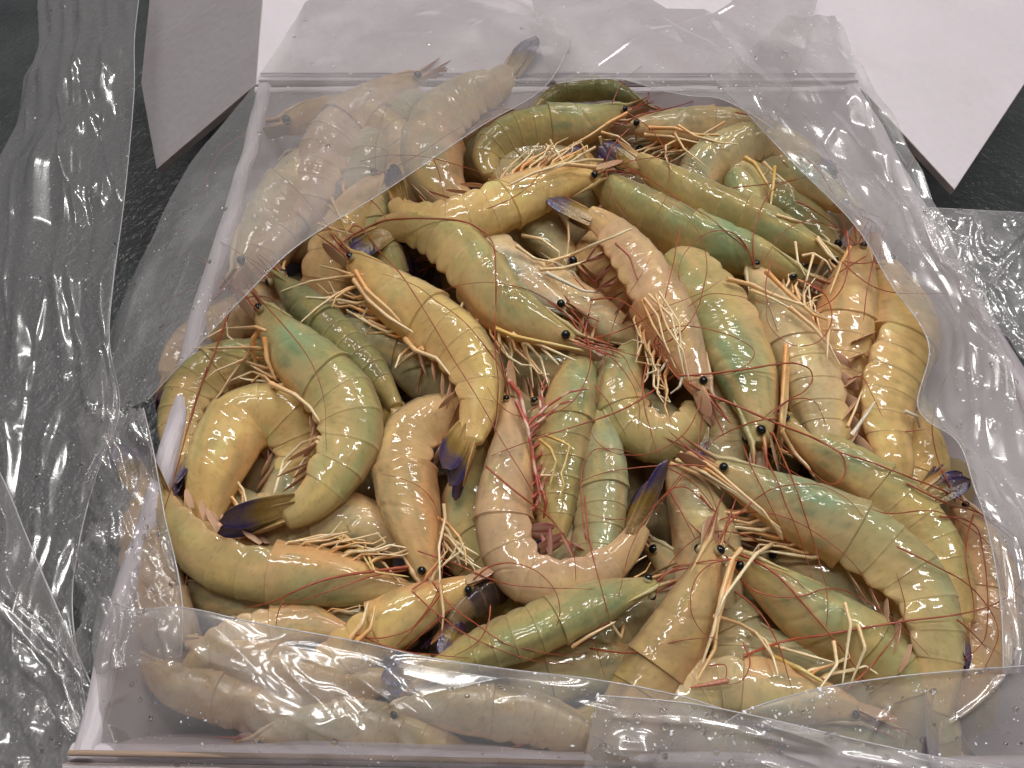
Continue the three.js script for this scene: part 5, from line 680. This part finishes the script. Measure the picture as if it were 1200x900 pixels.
// ------------------------------------------------------------------ the clear bag
const bag = thing('plastic_bag', 'large clear plastic bag lining the white box and folded over the prawns', 'bag');
const hazeMap = noiseTexture(512, (u, v, n) => { const a = n(u, v, 5) * 0.55 + n(u, v, 13, 1) * 0.3 + n((u + v) % 1, (v - u + 1) % 1, 40, 2) * 0.15, k = 1 - 0.14 * smooth(a, 0.25, 0.8) - (n(u, v, 90, 3) > 0.9 ? 0.06 : 0); return [k, k, k]; });
const films = {}, edgeMat = new THREE.MeshPhysicalMaterial({ name: 'film edge', color: new THREE.Color().setRGB(0.8, 0.78, 0.79), roughness: 0.15, ior: 1.55, transmission: 0.6, thickness: 0 });
function film(name, label, o, pts) {
  const rows = o.rows, cols = pts.length / 3 / rows, P = cm(pts), r2 = (k) => { const x = Math.sin(o.seed * 91.7 + k * 47.3) * 43758.5453; return x - Math.floor(x); };
  const cat = (a, b, c, d, t) => V(0, 0, 0).addScaledVector(a, -0.5 * t + t * t - 0.5 * t * t * t).addScaledVector(b, 1 - 2.5 * t * t + 1.5 * t * t * t).addScaledVector(c, 0.5 * t + 2 * t * t - 1.5 * t * t * t).addScaledVector(d, -0.5 * t * t + 0.5 * t * t * t);
  const cp = (i, j) => P[clamp(i, 0, rows - 1) * cols + clamp(j, 0, cols - 1)];
  const along = (i, x) => { const k = Math.min(cols - 2, Math.floor(x)); return cat(cp(i, k - 1), cp(i, k), cp(i, k + 1), cp(i, k + 2), x - k); };
  const at = (u, v) => { const y = u * (rows - 1), x = v * (cols - 1), k = Math.min(rows - 2, Math.floor(y)); return cat(along(Math.max(0, k - 1), x), along(k, x), along(k + 1, x), along(Math.min(rows - 1, k + 2), x), y - k); };
  const folds = []; for (let k = 0; k < 7; k++) { const a = r2(k) * 6.28, el = (r2(k + 50) - 0.5) * 1.2; folds.push([Math.cos(a) * Math.cos(el), Math.sin(el), Math.sin(a) * Math.cos(el), r2(k + 20) * 6, o.freq * (0.5 + 1.6 * r2(k + 35)), Math.pow(r2(k + 70), 2)]); }
  const nu = 170, nv = 280, cr = o.crumple ?? [], cl = (o.folds ?? []).map(([w, ht, ...q]) => [cm(q), w / 1000, ht / 1000]);
  const g0 = gridGeometry(nu, nv, (i, j) => ({ p: at(i / nu, j / nv) })), nm = g0.attributes.normal;
  const g = gridGeometry(nu, nv, (i, j) => {
    const p = at(i / nu, j / nv), a = i * (nv + 1) + j, n = V(nm.getX(a), nm.getY(a), nm.getZ(a)); if (n.y < 0) n.negate();
    const wx = fbm(p.x * 9 + o.seed, p.y * 9, p.z * 9, 2) * 0.02, wz = fbm(p.x * 9, p.y * 9 + o.seed, p.z * 9 + 9, 2) * 0.02;
    let z = 0;
    for (const [x, y, w, ph, fr, am] of folds) { const f = fr * 0.62, t = ((p.x + wx * 0.5) * x + p.y * y + (p.z + wz * 0.5) * w) * f + ph, m = Math.abs((t - Math.floor(t)) * 2 - 1); z += am * (m - 0.5) * 0.085 / f; }
    z = z * o.crease / 0.2 + 0.0018 * fbm(p.x * 8 + o.seed, p.y * 8, p.z * 8, 2);
    if (o.pleat) {                                            // long folds running down the sheet, in patches
      const x = (i / nu) * 0.12 + 0.012 * fbm(j / nv * 5 + o.seed, i / nu * 3, 1.5, 2); let q = 0;
      for (const [wl, sl, sh] of [[0.031, 0.34, 0.1], [0.017, 0.38, 0.4], [0.043, 0.3, 0.7]]) { const t = x / wl + sh + 0.7 * fbm(j / nv * 4 + sh * 9, i / nu * 2, o.seed, 2), u = Math.abs((t - Math.floor(t)) * 2 - 1); q += (u * u * (3 - 2 * u) - 0.5) * wl * sl * 0.5 * smooth(fbm(i / nu * 3 + sh * 20, j / nv * 5, o.seed, 2), -0.1, 0.25); }
      z += q * o.pleat + 0.0012 * fbm(i / nu * 4, j / nv * 9, o.seed, 2) * o.pleat;
    }
    for (let k = 0; k < cr.length; k += 4) {                 // hard crumples: faceted ridges
      const d = p.distanceTo(V(cr[k] / 100, cr[k + 1] / 100, cr[k + 2] / 100)), w = smooth(-d, -cr[k + 3] / 100, -cr[k + 3] / 260);
      if (w > 0) { let q = 0; const ga = o.grain ?? 0, X = (p.x + wx * 0.6) * Math.cos(ga) - (p.z + wz * 0.6) * Math.sin(ga), Z = p.x * Math.sin(ga) + p.z * Math.cos(ga);
        for (let m = 0; m < 3; m++) { const f = Math.pow(1.8, m), e = Math.abs(N.noise(X * 42 * f + o.seed, Z * 13 * f, m * 5.3 + o.seed)); q += (1 - Math.min(1, e * 1.7)) / f; } z += w * (q - 0.9) * 0.0052; }
    }
    for (const [line, wd, ht] of cl) {                       // long folds standing up from the film
      let d = 1; for (let k = 0; k < line.length - 1; k++) { const A = line[k], B = line[k + 1], ab = B.clone().sub(A), t = clamp(p.clone().sub(A).dot(ab) / ab.lengthSq()); d = Math.min(d, p.distanceTo(A.clone().addScaledVector(ab, t)) + 0.0005 * (k + t > 0.5 ? 0 : 1)); }
      if (d < wd * 3) z += ht * Math.exp(-d * d / (wd * wd)) * (0.75 + 0.5 * N.noise(p.x * 60, p.y * 60, p.z * 60));
    }
    p.addScaledVector(n, z * smooth(Math.min(i / nu, 1.2), 0, 0.12));
    return { p, uv: [p.x * 6, p.z * 6] };
  });
  films[o.haze] ??= new THREE.MeshPhysicalMaterial({ name: 'clear film', color: new THREE.Color().setRGB(0.84, 0.82, 0.82), roughness: 0.15, ior: 1.8, transmission: o.haze > 0.15 ? 1 - o.haze * 0.85 : 1 - o.haze, transmissionMap: o.haze > 0.15 ? hazeMap : null, thickness: 0, side: THREE.DoubleSide });
  const m = part(name, g, films[o.haze], bag); m.userData.label = label;
  const E = [], q = g.attributes.position; for (let j = 0; j <= nv; j += 2) E.push(V(q.getX(j), q.getY(j), q.getZ(j)));
  part('film_edge', taper(E, () => 0.00028, () => [1, 1, 1], 6), edgeMat, bag); return m;
}
film('film_flap', "milky flap lying over the back of the pile", { rows: 4, haze: 0.165, crease: 0.16, freq: 26, seed: 3, folds: [[1.2, 1.2, -11.22,13.6,-40.05,-11.98,14.04,-36.2,-12.79,14.14,-33.04,-13.51,14.08,-29.78,-13.96,14.27,-26.07,-14.55,14.04,-23.06], [1.2, 1.2, -17.27,12.23,-21.65,-15.39,13.63,-21.77,-13.93,14.32,-22.47,-12.43,14.93,-23.66,-10.95,15.22,-25.65,-9.23,15.89,-27.42], [1.3, 1.3, -6.8,14.45,-43.66,-4.74,14.56,-44.1,-2.62,15.06,-43.88,-0.55,15.43,-43.86,1.6,14.24,-46.56,3.9,13.68,-48.23]] }, [6.65,13.4,-46.53,4.08,15.6,-37.84,0.17,16.4,-33.21,-4.2,16.6,-28.63,-8.11,16.4,-25.34,-10.33,16,-22.63,-12.22,15.2,-20.66,-14.48,13.8,-19.02,3,13.4,-51.98,-0.06,15.38,-42.63,-3.38,16,-37.39,-8.46,15.83,-32.15,-11.79,15.36,-27.56,-12.98,14.85,-24.12,-14.4,14.24,-21.36,-15.81,13,-19.19,-0.41,13.3,-57.05,-4.98,13.92,-51.27,-7.38,14.35,-45.18,-11.43,14.21,-37.8,-14.31,13.83,-31.55,-15.32,13.5,-26.9,-16.29,13.11,-23,-17.07,12.4,-19.88,-4.83,13.3,-62.49,-9.51,13.31,-57.7,-12.08,13.27,-46.86,-14.56,12.88,-40.04,-16.62,12.36,-34.96,-17.83,11.74,-30.14,-18.75,10.86,-26.24,-19.54,10,-22.11]);
film('film_lining', "hazy lining over the white inner wall", { rows: 3, haze: 0.22, crease: 0.2, freq: 30, seed: 5, pleat: 0.4, folds: [[1.4, 1.6, 22.66,13.39,-39.22,20.96,13.59,-36.67,19.49,13.66,-34.49,18.21,13.84,-32.59,17.27,13.86,-31.26,16.43,13.84,-30.06], [1.6, 1.8, 23.21,13.34,-39.26,22.89,13.16,-34.25,22.48,13.24,-29.69,22.55,13.18,-26.31,22.72,13.31,-23.49,23.21,13.11,-21.54,23.68,13.01,-20.08,24.09,12.99,-18.72], [1.2, 1.4, 19.57,14.39,-19.83,20.2,13.95,-19.38,20.9,13.42,-18.97,21.51,13.14,-18.39,22.04,13.04,-17.69,22.58,12.95,-17.01], [1.4, 1.6, 19.12,13.85,-13.38,19.24,14.18,-12.67,19.84,13.77,-12.27,20.13,13.42,-11.55,19.77,13.57,-10.36,19.5,13.57,-9.24]] }, [14.52,13.6,-41.11,16.96,13.9,-32.96,18.65,14.2,-27.51,18.97,14.4,-23.4,19.46,14.4,-19.73,18.18,13.8,-16.79,18.91,14.2,-14.84,18.62,14.4,-12.67,18.53,14.3,-11.22,18.06,14,-8.52,17.05,14,-5.91,19.44,13,-46.48,20.29,13.58,-38.2,21.61,13.27,-31.74,21.84,13.19,-26.44,22.04,13.23,-22.22,21.49,12.98,-18.85,20.39,12.91,-15.92,20,13.28,-13.39,20.33,13.41,-11.09,19.88,13.4,-8.34,18.88,13.4,-5.96,24.62,13,-52.63,24.21,13.3,-42.41,24.62,12.97,-34.94,24.33,12.89,-28.68,24.37,12.9,-23.47,23.93,12.9,-19.38,22.95,12.9,-15.88,22.33,12.9,-12.74,22.14,12.9,-10.16,21.53,12.9,-7.81,20.73,12.9,-5.69]);
film('film_cuff', "clear cuff of the bag outside the white wall", { rows: 4, haze: 0.18, crease: 0.3, freq: 24, seed: 8, pleat: 0.8, folds: [[1.5, 2, 25.92,13.1,-29.03,25.62,13.09,-27.84,25.43,13.03,-26.83,25.47,12.96,-26.21,25.64,12.91,-25.86,26.02,12.91,-25.94,26.64,12.9,-26.51,27.44,12.83,-27.16,28.41,12.68,-27.81,29.35,12.61,-28.4], [1.4, 1.6, 23.91,13.14,-23.17,25.28,12.9,-24.47,26.47,12.9,-25.58,27.56,12.82,-26.55,28.53,12.68,-27.35,29.42,12.62,-28.06]] }, [23.23,13.4,-29.31,24,13.32,-29.3,24.76,13.24,-29.29,25.57,13.15,-29.29,26.51,13.04,-29.29,27.56,12.9,-29.31,28.68,12.75,-29.34,29.8,12.6,-29.36,23.09,13.2,-26,23.78,13.12,-25.68,24.46,13.04,-25.36,25.21,12.95,-25.08,26.15,12.84,-24.89,27.28,12.7,-24.78,28.5,12.55,-24.71,29.71,12.4,-24.62,23.43,13.2,-22.08,24.12,13.06,-21.69,24.79,12.93,-21.3,25.55,12.78,-20.94,26.51,12.61,-20.66,27.68,12.41,-20.45,28.95,12.21,-20.27,30.2,12,-20.08,24.08,13.2,-18.11,24.84,13.03,-17.92,25.58,12.86,-17.73,26.39,12.69,-17.54,27.34,12.51,-17.34,28.44,12.34,-17.13,29.61,12.17,-16.92,30.77,12,-16.7]);
film('film_fold', "front fold pulled up over the pile", { rows: 4, haze: 0.165, crease: 0.3, freq: 20, seed: 12, grain: 0.9, crumple: [-7.03,14,-6.48,2.13,-4.7,14.25,-6.02,1.96,-9.61,14.1,-7.85,1.89,-3.07,13.8,-5.49,1.13], folds: [[1.2, 1.4, -11.95,13.9,-9.82,-11.77,13.85,-9.06,-11.52,13.97,-8.28,-11.4,13.79,-7.61], [1.4, 1.6, -14.09,12.51,-6.94,-13.29,13,-7.11,-12.61,13.23,-7.36,-11.87,13.56,-7.6,-11.04,14.04,-7.83,-10.41,14.06,-8.19], [1.6, 1.6, -10.03,13.82,-7.24,-9.46,14.01,-7.64,-8.9,14.18,-8.03,-8.34,14.24,-8.3,-7.77,14.23,-8.43,-7.21,14.17,-8.56], [1.2, 1.2, -0.79,14.06,-5.84,0.11,14.24,-5.88,1.02,14.19,-5.96,1.93,14.11,-5.9,2.8,14.19,-5.66,3.68,14.15,-5.43]] }, [-14.94,12.6,-10.92,-13.01,13.6,-10.01,-11.08,14.2,-9.76,-8.42,14.3,-9.03,-4.8,14.4,-8.14,-2.46,14.4,-7.49,0.4,14.4,-6.91,3.22,14.4,-6.42,5.73,14.2,-5.86,7.38,14,-5.32,-14.6,12.7,-8.97,-12.86,13.5,-8.49,-10.92,14.1,-8.21,-8.22,14.25,-7.45,-4.74,14.25,-6.69,-2.47,14.25,-6.16,0.32,14.25,-5.6,3.08,14.2,-5.11,5.85,13.8,-4.56,7.75,13.6,-4.03,-14.24,12.5,-6.95,-12.69,13.2,-6.54,-10.71,13.8,-6.25,-8.08,14,-5.85,-4.72,13.9,-5.26,-2.5,13.8,-4.89,0.26,13.7,-4.44,3,13.6,-4.05,6.08,13,-3.5,8.2,13,-2.93,-14.36,11.5,-5.08,-12.99,12,-5.06,-11.06,12.1,-4.93,-8.43,12.1,-4.62,-4.95,12.1,-4.19,-2.65,12.1,-3.8,0.19,12.1,-3.38,3.01,12.1,-2.97,6.32,12.1,-2.4,8.47,12.1,-1.91]);
film('film_fold', "second fold at the front beside the big arc-shaped prawn", { rows: 4, haze: 0.165, crease: 0.2, freq: 30, seed: 15, folds: [[1.4, 1.5, 11.64,13.65,-3.89,11.97,13.96,-4.23,12.34,14.18,-4.58,12.81,14.18,-4.97,13.27,14.24,-5.36,13.66,14.45,-5.72], [1.2, 1.3, 14.76,14.07,-4.41,15.31,14.14,-4.68,15.84,14.22,-4.95,16.3,14.34,-5.22,16.67,14.5,-5.48,17.03,14.65,-5.75]] }, [7.16,13.9,-4.88,8.02,14.07,-5.25,9.38,14.32,-5.54,11,14.53,-5.76,12.99,14.66,-5.89,15.17,14.72,-5.95,17.17,14.67,-5.98,19.38,14.4,-6.07,7.44,13.6,-3.89,8.42,13.77,-4.29,9.82,13.94,-4.6,11.43,14.12,-4.78,13.26,14.26,-4.89,15.23,14.32,-4.96,17.23,14.27,-4.99,19.42,14,-5.06,7.81,13.2,-2.69,8.83,13.29,-3.16,10.23,13.36,-3.42,11.84,13.52,-3.58,13.65,13.66,-3.69,15.61,13.72,-3.77,17.62,13.67,-3.84,19.85,13.4,-3.98,8.24,12.6,-1.53,9.25,12.59,-1.88,10.65,12.74,-2.21,12.23,12.93,-2.37,14.04,13.01,-2.46,16.04,13,-2.55,18.04,13,-2.65,20.05,13,-2.75]);
film('film_fold', "lowest fold running along the front rim", { rows: 3, haze: 0.24, crease: 0.25, freq: 22, seed: 18, grain: 1.3, crumple: [9.23,14.2,-3.94,1.63,4.05,14.3,-4.22,1.09], folds: [[1.4, 1.4, 3.6,14.59,-5.21,4.88,14.47,-5.08,6.14,14.52,-4.88,7.56,14.37,-4.58,9,14.38,-4.14,10.52,14.28,-3.76,11.98,14.43,-3.39,13.58,14.29,-3.06]] }, [3.1,14.9,-5.82,5.26,14.81,-5.56,6.67,14.73,-5.31,8.62,14.64,-4.82,11.02,14.59,-4.13,13.24,14.6,-3.52,15.21,14.59,-3.11,17.63,14.5,-2.63,2.75,14.3,-4.8,4.87,14.31,-4.55,6.5,14.22,-4.29,8.51,14.19,-3.82,10.86,14.2,-3.2,13.09,14.21,-2.63,15.05,14.18,-2.23,17.53,14,-1.81,2.37,13.4,-3.22,4.71,13.4,-2.88,6.33,13.4,-2.58,8.33,13.4,-2.26,10.76,13.4,-1.92,13.06,13.4,-1.59,15.05,13.4,-1.28,17.48,13.4,-0.94]);
film('film_skirt', "loose skirt of the bag over the dark table", { rows: 4, haze: 0.1, crease: 0.3, freq: 14, seed: 21, grain: 0.15, pleat: 0.8, crumple: [-24.1,11.66,-48.22,4.24,-24.01,11.52,-41.2,2.87,-21.1,11.79,-36,2.92], folds: [[2.2, 3.2, -26.89,10.83,-45.84,-25.57,10.93,-41.86,-24.37,11.06,-38.36,-23.31,11.29,-35.73,-22.58,11.29,-33.89,-22.17,11.16,-32.01,-21.8,11.23,-29.85,-21.3,11.26,-27.87,-20.63,11.25,-26.05,-19.83,11.31,-24.16,-18.92,11.34,-22.23,-18,11.4,-20.36], [1.6, 2, -29.23,10.13,-45.15,-28.05,10.52,-40.56,-27.6,10.16,-37.24,-26.47,10.34,-33.12,-25.52,10.14,-29.37,-24.35,10.3,-25.58], [1.8, 2.2, -23.37,10.31,-21.87,-22.28,10.62,-21.92,-21.34,10.74,-22.16,-20.24,11.1,-22.54,-19.22,11.37,-23.32,-18.11,11.79,-24.05], [1.5, 2, -22.77,10.78,-29.14,-22.75,10.75,-27.01,-22.77,10.63,-25.09,-22.57,10.62,-23.29,-22.22,10.62,-21.67,-21.89,10.61,-20.15], [2, 2.4, -26.37,11.54,-53.75,-25.87,11.57,-50.47,-25.56,11.32,-47.87,-24.47,11.51,-44.7,-23.34,11.42,-42.13,-22.27,11.37,-39.66,-21.13,11.56,-37.02,-20.04,11.78,-34.51]] }, [-24.06,12,-59.82,-22.71,11.93,-50.73,-21.31,11.86,-44.01,-19.75,11.79,-34.49,-18.87,11.73,-28.04,-18.1,11.79,-24.05,-16.64,11.86,-19.98,-16.89,11.79,-16.55,-16.9,11.59,-13.53,-16.55,11.3,-10.79,-14.9,11.2,-6.68,-13.5,11,-3.65,-27.42,11.66,-60.7,-25.43,11.66,-51.34,-24.11,11.52,-44.67,-22.25,11.38,-35.1,-20.96,11.31,-28.55,-19.99,11.31,-24.54,-18.73,11.31,-20.46,-18.61,11.18,-16.98,-18.35,11.04,-13.85,-18.35,10.8,-11.06,-16.82,10.8,-6.87,-15.45,10.6,-3.8,-31.03,10.97,-62.29,-28.71,10.97,-52.7,-27.34,10.83,-45.87,-25.49,10.7,-36.06,-23.79,10.63,-29.34,-22.8,10.63,-25.24,-21.57,10.63,-21.07,-20.9,10.56,-17.44,-20.49,10.49,-14.2,-20.14,10.4,-11.3,-18.84,10.3,-7.08,-17.3,10.2,-3.95,-33.79,9.94,-64.53,-31.68,9.94,-54.63,-30.21,9.94,-47.34,-29.1,9.74,-37.37,-27.35,9.67,-30.43,-26.45,9.6,-26.26,-25.41,9.6,-21.96,-24.5,9.6,-18.16,-24.05,9.6,-14.79,-23.65,9.6,-11.77,-22.67,9.6,-7.44,-21.14,9.6,-4.23]);
film('film_skirt', "crumpled corner of the bag beside the front rim", { rows: 3, haze: 0.11, crease: 0.3, freq: 14, seed: 24, grain: -0.3, pleat: 0.8, crumple: [-16.35,10.97,-7.69,1.9,-18.46,9.6,-7.2,1.3], folds: [[2.2, 3, -20.41,10.87,-14.04,-19.73,10.77,-12.85,-19.06,10.71,-11.69,-18.33,10.92,-10.48,-17.88,10.83,-9.43,-17.42,10.79,-8.41], [2, 2.6, -18.47,10.94,-11.71,-17.23,11.51,-10.27,-16.63,11.16,-9.24,-16.07,11.33,-8.15,-16.01,11,-7.3,-15.58,11.04,-6.54,-14.8,11.28,-5.97,-13.95,11.65,-5.43], [1.6, 2, -19.5,10.28,-9.62,-18.56,10.63,-8.97,-17.87,10.64,-8.43,-17.23,10.81,-7.8,-16.73,10.95,-7.14,-16.38,10.88,-6.54]] }, [-22.89,10.97,-19.08,-21.13,11.15,-16.88,-19.3,11.38,-14.22,-17.47,11.57,-11.59,-15.73,11.75,-9.14,-14.3,11.91,-7.13,-13.33,12.01,-5.62,-12.61,12,-4,-24.34,10.29,-17.78,-22.51,10.4,-15.89,-20.6,10.57,-13.19,-18.81,10.75,-10.55,-17.24,10.9,-8.33,-15.98,10.98,-6.56,-15.13,10.97,-5.1,-14.54,10.97,-3.71,-25.75,9.26,-15.84,-23.86,9.25,-13.72,-22.02,9.4,-11.39,-20.43,9.55,-9.19,-19.09,9.61,-7.34,-18.02,9.6,-5.78,-17.22,9.6,-4.31,-16.56,9.6,-2.92]);
film('film_lining', "wrinkled lining over the white rim", { rows: 4, haze: 0.14, crease: 0.3, freq: 30, seed: 27, pleat: 0.8, folds: [[1.2, 1.6, -15.35,13.14,-18.2,-15.37,13.05,-17.29,-15.29,13.07,-16.3,-15.08,12.86,-15.3,-14.3,13.26,-13.84,-13.77,13.15,-12.68], [1.2, 1.5, -13.84,13.31,-14.05,-13.2,13.38,-12.81,-12.56,13.56,-11.6,-12.13,13.58,-10.58,-11.78,13.7,-9.65,-11.61,13.5,-8.86], [1, 1.3, -17.16,11.91,-19.07,-16.68,12.24,-16.75,-16.5,12.07,-14.9,-16.41,11.8,-13.36,-16.28,11.59,-12.02,-16.39,10.98,-10.89]] }, [-14.44,14,-18.54,-13.6,14.16,-16.56,-12.95,14.22,-14.81,-12.41,14.18,-13.24,-11.86,14.02,-11.8,-11.39,14.02,-10.54,-11.13,13.91,-9.37,-11.09,13.6,-8.21,-15.9,13.2,-19.15,-15.09,13.28,-17.16,-14.47,13.31,-15.37,-13.99,13.29,-13.75,-13.52,13.21,-12.23,-13.13,13.21,-10.89,-12.86,13.16,-9.56,-12.7,13,-8.18,-17.66,12,-20.04,-16.72,12.46,-17.74,-16.06,12.72,-15.77,-15.63,12.81,-14.07,-15.3,12.8,-12.52,-14.94,12.81,-11.06,-14.63,12.76,-9.59,-14.42,12.6,-8.09,-21.06,8,-22.86,-19.53,9.23,-19.8,-18.62,9.86,-17.43,-18.14,10.06,-15.5,-17.69,10.35,-13.66,-17.23,10.54,-12.01,-16.82,10.61,-10.38,-16.48,10.6,-8.71]);
film('film_flap', "thin veil of the bag draped over the hinge of the back flap", { rows: 4, haze: 0.16, crease: 0.22, freq: 24, seed: 33, folds: [[1.2, 1.3, 12.84,13.57,-47.9,13.82,13.76,-46.1,14.77,13.87,-44.36,15.54,13.92,-42.02,15.89,14.31,-38.6,16.3,14.48,-35.62], [1.2, 1.2, 5.31,14.57,-40.16,7.67,14.02,-42.66,10.07,13.86,-44.65,12.58,13.71,-46.52,15.12,13.66,-48.07,17.81,13.52,-49.81]] }, [4.84,14.6,-39.46,6.83,14.46,-39.98,8.8,14.4,-39.93,10.65,14.46,-38.76,12.33,14.53,-37.96,13.89,14.6,-37.51,15.19,14.57,-36.34,16.33,14.5,-34.85,4.42,14,-43.76,6.91,13.87,-44.5,9.33,13.79,-44.7,11.5,13.79,-43.86,13.66,13.83,-43.14,15.81,13.9,-42.56,17.55,13.87,-41.28,19.05,13.8,-39.68,4.26,13.6,-49.38,6.97,13.54,-50.4,9.67,13.49,-50.9,12.21,13.5,-50.39,14.96,13.5,-49.91,17.9,13.51,-49.48,20.22,13.46,-48.25,22.18,13.4,-46.64,3.85,13.6,-56.19,7.05,13.6,-56.79,10.26,13.6,-57.11,13.42,13.6,-56.9,16.59,13.6,-56.72,19.76,13.6,-56.57,22.79,13.6,-55.88,25.71,13.6,-54.93]);

{ // small water drops clinging to the film
  seed = 99; const g = new THREE.SphereGeometry(1, 10, 8), mat = new THREE.MeshPhysicalMaterial({ name: 'water drop', color: new THREE.Color(1, 1, 1), roughness: 0.03, ior: 1.33, transmission: 1, thickness: 0.001 });
  const sheets = bag.children.filter((c) => /^film_(flap|lining|fold|skirt|cuff)/.test(c.name)), per = 150, im = new THREE.InstancedMesh(g, mat, sheets.length * per), M4 = new THREE.Matrix4(), Q = new THREE.Quaternion();
  let n = 0;
  for (const s of sheets) { const p = s.geometry.attributes.position, q = s.geometry.attributes.normal, c = rnd(); for (let k = 0; k < per; k++) {
    const i = Math.floor(rnd(0, p.count)), up = V(q.getX(i), q.getY(i), q.getZ(i)); if (up.y < 0) up.negate();
    const r = 0.00025 + 0.0011 * Math.pow(rnd(), 6); Q.setFromUnitVectors(V(0, 1, 0), up);
    im.setMatrixAt(n++, M4.compose(V(p.getX(i), p.getY(i), p.getZ(i)).addScaledVector(up, r * 0.4), Q, V(r * rnd(0.8, 1.6), r * 0.6, r))); } }
  im.name = 'water_drops'; im.userData.kind = 'stuff'; bag.add(im);
  const ice = new THREE.MeshPhysicalMaterial({ name: 'ice speck', color: new THREE.Color().setRGB(0.9, 0.9, 0.92), roughness: 0.15, ior: 1.31 }), per2 = 240, g2 = new THREE.IcosahedronGeometry(1, 1), im2 = new THREE.InstancedMesh(g2, ice, sheets.length * per2); n = 0;
  for (const s of sheets) { const p = s.geometry.attributes.position, q = s.geometry.attributes.normal; let cx = 0; for (let k = 0; k < per2; k++) {
    if (k % 8 === 0 || rnd() < 0.1) cx = Math.floor(rnd(0, p.count));
    const i = clamp(cx + Math.floor(rnd(-9, 9)) + 281 * Math.floor(rnd(-9, 9)), 0, p.count - 1), up = V(q.getX(i), q.getY(i), q.getZ(i)); if (up.y < 0) up.negate();
    const r = 0.00012 + 0.0004 * Math.pow(rnd(), 5); Q.setFromUnitVectors(V(0, 1, 0), up); Q.multiply(new THREE.Quaternion().setFromAxisAngle(V(0, 1, 0), rnd(0, 6)));
    im2.setMatrixAt(n++, M4.compose(V(p.getX(i), p.getY(i), p.getZ(i)).addScaledVector(up, r * 0.3), Q, V(r * rnd(0.6, 2.2), r * 0.5, r))); } }
  im2.name = 'ice_specks'; im2.userData.kind = 'stuff'; bag.add(im2);
}
renderer.render(scene, camera);
